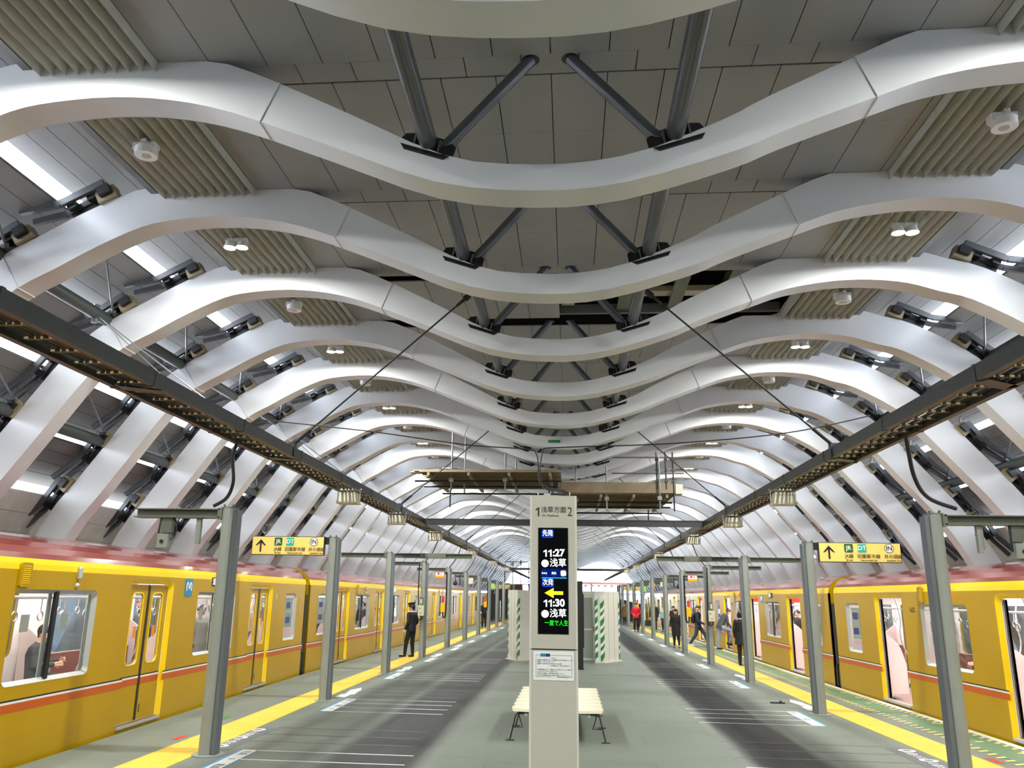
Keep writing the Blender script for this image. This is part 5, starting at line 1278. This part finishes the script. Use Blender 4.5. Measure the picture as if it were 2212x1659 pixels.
    lm = mat('cloth_%d_%d_%d' % legs, legs, .8, var=.12, scale=14)
    m = MB(); eloft(m, [(hip+(hip-wa)*.75, .14, .1, sp(hip, wa)), (hip, .172, .122, sp(hip, wa)), (hip+(wa-hip)*.5, .155, .11, sp(hip, wa))])
    for a in 'LR': m.cap(J['hip'+a], .1, J['knee'+a], .073, 12); m.cap(J['knee'+a], .073, J['ank'+a]+(J['knee'+a]-J['ank'+a])*.05, .055 if not skirt else .043, 12)
    fuse(m, 'trousers' if not skirt else 'tights', lm, t, vox, 3)
    sm = mat('shoe_%d_%d_%d' % shoes, shoes, .5); m = MB()
    for a in 'LR':
        A, T_ = J['ank'+a], J['toe'+a]; d = (T_-A); m.cap(A+V((0, -.02, -.03)), .042, A+d*.45+V((0, 0, -.01)), .04, 10); m.cap(A+d*.45+V((0, 0, -.01)), .04, T_+V((0, 0, .005)), .034, 10)
    fuse(m, 'shoes', sm, t, .01, 1)
    return t
def carried(name, lab, cat, pts, mt, parent_loc, rz=0):
    m = MB(); pts(m); o = m.build(name, mt, smooth=True); o.location = parent_loc; o.rotation_euler = (0, 0, R(rz)); return tag(o, lab, cat)
def build_people():
    FL = .0
    # heading: 0 looks down +Y (away from the camera), 90 looks left, 180 looks to the camera, 270 looks right
    person('station attendant in black uniform, peaked cap and white gloves by the left train', (-5.25, 27.95, FL), 62, dict(ankL=(-.1, .17, .085), toeL=(-.15, .34, .035), kneeL=(-.1, .12, .49), wrL=(-.2, .1, .9), elL=(-.23, -.03, 1.12), wrR=(.19, .12, .93), elR=(.235, -.05, 1.13)), 1.7, (22, 22, 30), .03, (16, 16, 20), (30, 24, 22), cap_=True, glove=True, collar=(235, 235, 235), look=(-.2, 1, -.05))
    person('distant person in black jacket standing by the eighth left post', (-5.45, 53.7, FL), 175, dict(wrL=(-.3, .16, 1.02), elL=(-.27, -.04, 1.12), kneeR=(.09, .08, .49)), 1.7, (20, 20, 24), .03, (18, 18, 22), vox=.016)
    carried('white_bag', 'white bag beside the distant person in black on the left', 'bag', lambda m: m.cap((0, 0, 0), .1, (.1, 0, .02), .09, 12), M['white'], (-5.78, 53.55, .95))
    person('person in a dark puffy coat seen from behind beside the third right post', (5.42, 27.7, FL), -28, dict(kneeL=(-.1, .03, .49)), 1.66, (14, 14, 16), .2, (26, 24, 24), (14, 14, 14), coat=3, hairlen=.02)
    person('person in grey jacket and pale blue jeans stepping up into the right train', (6.24, 36.35, FL), -75,
           dict(pelvis=(0, .0, .92), waist=(0, .05, 1.06), chest=(0, .17, 1.25), neck=(0, .28, 1.41), head=(0, .38, 1.51), shL=(-.16, .25, 1.35), shR=(.16, .25, 1.35), elL=(-.21, .27, 1.08), elR=(.2, .27, 1.08), wrL=(-.17, .42, .88), wrR=(.15, .42, .88), hipL=(-.09, .02, .9), hipR=(.09, .02, .9), kneeR=(.1, .42, .78), ankR=(.1, .45, .36), toeR=(.1, .6, .3), kneeL=(-.09, -.02, .49), ankL=(-.1, -.08, .085), toeL=(-.1, .09, .03)), 1.74, (58, 62, 70), .02, (130, 145, 168), (20, 20, 22), look=(0, 1, -.5))
    carried('dark_bag', 'dark bag hanging from the hand of the person stepping into the train', 'bag', lambda m: (m.cap((0, 0, 0), .09, (.16, 0, -.02), .08, 12), m.tube(smooth_line([(-.02, 0, .07), (.06, 0, .33), (.16, 0, .07)], 4), .01, 6)), M['blk'], (6.5, 35.95, .28))
    person('young person in navy jacket and jeans striding with a black backpack', (5.6, 38.1, FL), -105,
           dict(kneeL=(-.1, .27, .52), ankL=(-.1, .42, .1), toeL=(-.1, .58, .06), kneeR=(.1, -.1, .5), ankR=(.1, -.36, .13), toeR=(.1, -.2, .035), pelvis=(0, 0, .9), hipL=(-.09, .01, .88), hipR=(.09, -.01, .88), wrR=(.22, .3, .95), elR=(.23, .02, 1.1), wrL=(-.24, -.12, .9)), 1.74, (28, 36, 56), .04, (44, 62, 92), (226, 226, 222), look=(.8, .55, -.05), hair=(40, 28, 24))
    m = MB(); m.cap((0, -.2, 1.08), .11, (0, -.21, 1.32), .1, 14); m.cap((-.08, -.2, 1.08), .09, (-.08, -.2, 1.3), .09, 12); m.cap((.08, -.2, 1.08), .09, (.08, -.2, 1.3), .09, 12)
    for q in (-1, 1): m.tube(smooth_line([(q*.1, -.14, 1.4), (q*.13, .02, 1.47), (q*.13, .125, 1.35), (q*.15, .05, 1.1), (q*.12, -.12, 1.02)], 4), .018, 6)
    o = fuse(m, 'backpack', M['blk'], None, .012, 2); o.location = (5.6, 38.1, 0); o.rotation_euler = (0, 0, R(-105)); tag(o, 'black backpack worn by the striding person in navy', 'backpack')
    person('person in a long black dress facing us beside the fifth right post', (4.5, 36.9, FL), 172, dict(ankL=(-.12, .0, .085), elR=(.24, -.02, 1.13), wrR=(.27, .08, .93)), 1.6, (18, 18, 20), .03, (22, 20, 22), (60, 58, 60), skirt=(16, 16, 18, .52), hairlen=.06, look=(.15, 1, 0))
    person('person in a red padded jacket walking toward us, farther right', (4.11, 53.7, FL), 178, dict(wrL=(-.14, .15, 1.0), wrR=(.16, .15, 1.0), elL=(-.27, -.03, 1.13), elR=(.27, -.03, 1.13), kneeL=(-.1, .1, .5), ankR=(.1, -.08, .1)), 1.75, (208, 24, 44), .05, (20, 20, 24), (18, 18, 18), coat=1, hair=(60, 44, 40), vox=.014)
    person('tall person in open dark coat walking toward us by the right train', (5.2, 53.4, FL), 175, dict(kneeR=(.1, .13, .5), ankR=(.1, .16, .09), toeR=(.1, .3, .05), ankL=(-.1, -.16, .1)), 1.82, (24, 24, 28), .22, (70, 68, 58), (30, 26, 24), coat=1, hair=(70, 50, 44), vox=.014)
    carried('black_handbag', 'black handbag carried beside the tall person in the dark coat', 'bag', lambda m: (m.box(-.2, .2, -.08, .08, -.35, 0), m.tube(smooth_line([(-.1, 0, 0), (0, 0, .22), (.1, 0, 0)], 4), .012, 6)), M['blk'], (4.82, 53.3, .72))
    person('person with pale mint top and dark skirt leaving the right train', (5.85, 53.9, FL), 150, dict(kneeL=(-.1, .1, .5)), 1.6, (150, 200, 178), .02, (24, 22, 24), (20, 20, 20), skirt=(40, 32, 30, .45), vox=.014)
    person('person in black coat with hands joined near the right train doors', (6.02, 50.3, FL), 165, dict(wrL=(-.06, .2, 1.0), wrR=(.08, .2, 1.0)), 1.62, (20, 20, 22), .3, (20, 20, 22), (20, 20, 20), hairlen=.05, coat=2, vox=.014)
    person('farthest person in a brown long coat near the right end fence', (4.35, 68.4, FL), 160, dict(kneeL=(-.1, .1, .5)), 1.66, (112, 86, 52), .28, (44, 48, 62), (24, 22, 20), coat=2, hair=(90, 60, 40), vox=.016)
    person('farthest commuter in dark clothes by the tenth right post', (4.7, 60.0, FL), 185, {}, 1.7, (26, 26, 30), .05, (22, 22, 24), (20, 20, 20), vox=.016)
    seat = dict(pelvis=(0, .0, .5), waist=(0, -.03, .64), chest=(0, -.04, .84), neck=(0, -.0, 1.01), head=(0, .05, 1.14), hipL=(-.09, .03, .5), hipR=(.09, .03, .5), kneeL=(-.11, .44, .5), kneeR=(.11, .44, .5), ankL=(-.11, .42, .1), ankR=(.11, .42, .1), toeL=(-.11, .58, .05), toeR=(.11, .58, .05),
                shL=(-.17, -.0, .95), shR=(.17, -.0, .95), elL=(-.23, .06, .7), elR=(.23, .06, .7), wrL=(-.1, .28, .76), wrR=(.12, .27, .72))
    o = person('seated passenger in dark grey padded jacket inside the nearest left car window', (-8.45, 13.0, .06), -78, seat, 1.84, (52, 54, 56), .02, (60, 60, 58), (20, 20, 20), look=(0, 1, -.35))
    o = person('seated passenger in maroon top with headphones inside the nearest right car', (8.75, 19.0, .02), 82, seat, 1.66, (112, 38, 48), .02, (50, 40, 44), (20, 20, 20), look=(0, 1, -.45))
    for x, y, rz, lab in ((-7.45, 14.35, 120, 'standing passenger in dark coat behind the nearest left car door'), (-7.75, 17.3, 60, 'standing passenger in grey behind the second wide window of the nearest left car'), (-7.7, 25.9, 200, 'standing dark passenger inside the first window of the second left car'),
                          (-7.9, 31.9, 20, 'standing dark passenger inside a middle window of the second left car'), (-8.0, 34.6, 150, 'standing dark passenger inside a farther window of the second left car'), (7.85, 30.2, 120, 'passenger in dark clothes inside the second right car doorway')):
        person(lab, (x, y, .03), rz, dict(wrR=(.25, .1, 1.7), elR=(.3, .03, 1.5)), 1.68, (34, 30, 30) if 'grey' not in lab else (110, 108, 104), .18, (30, 30, 34), (20, 20, 20), vox=.016)
build_people()
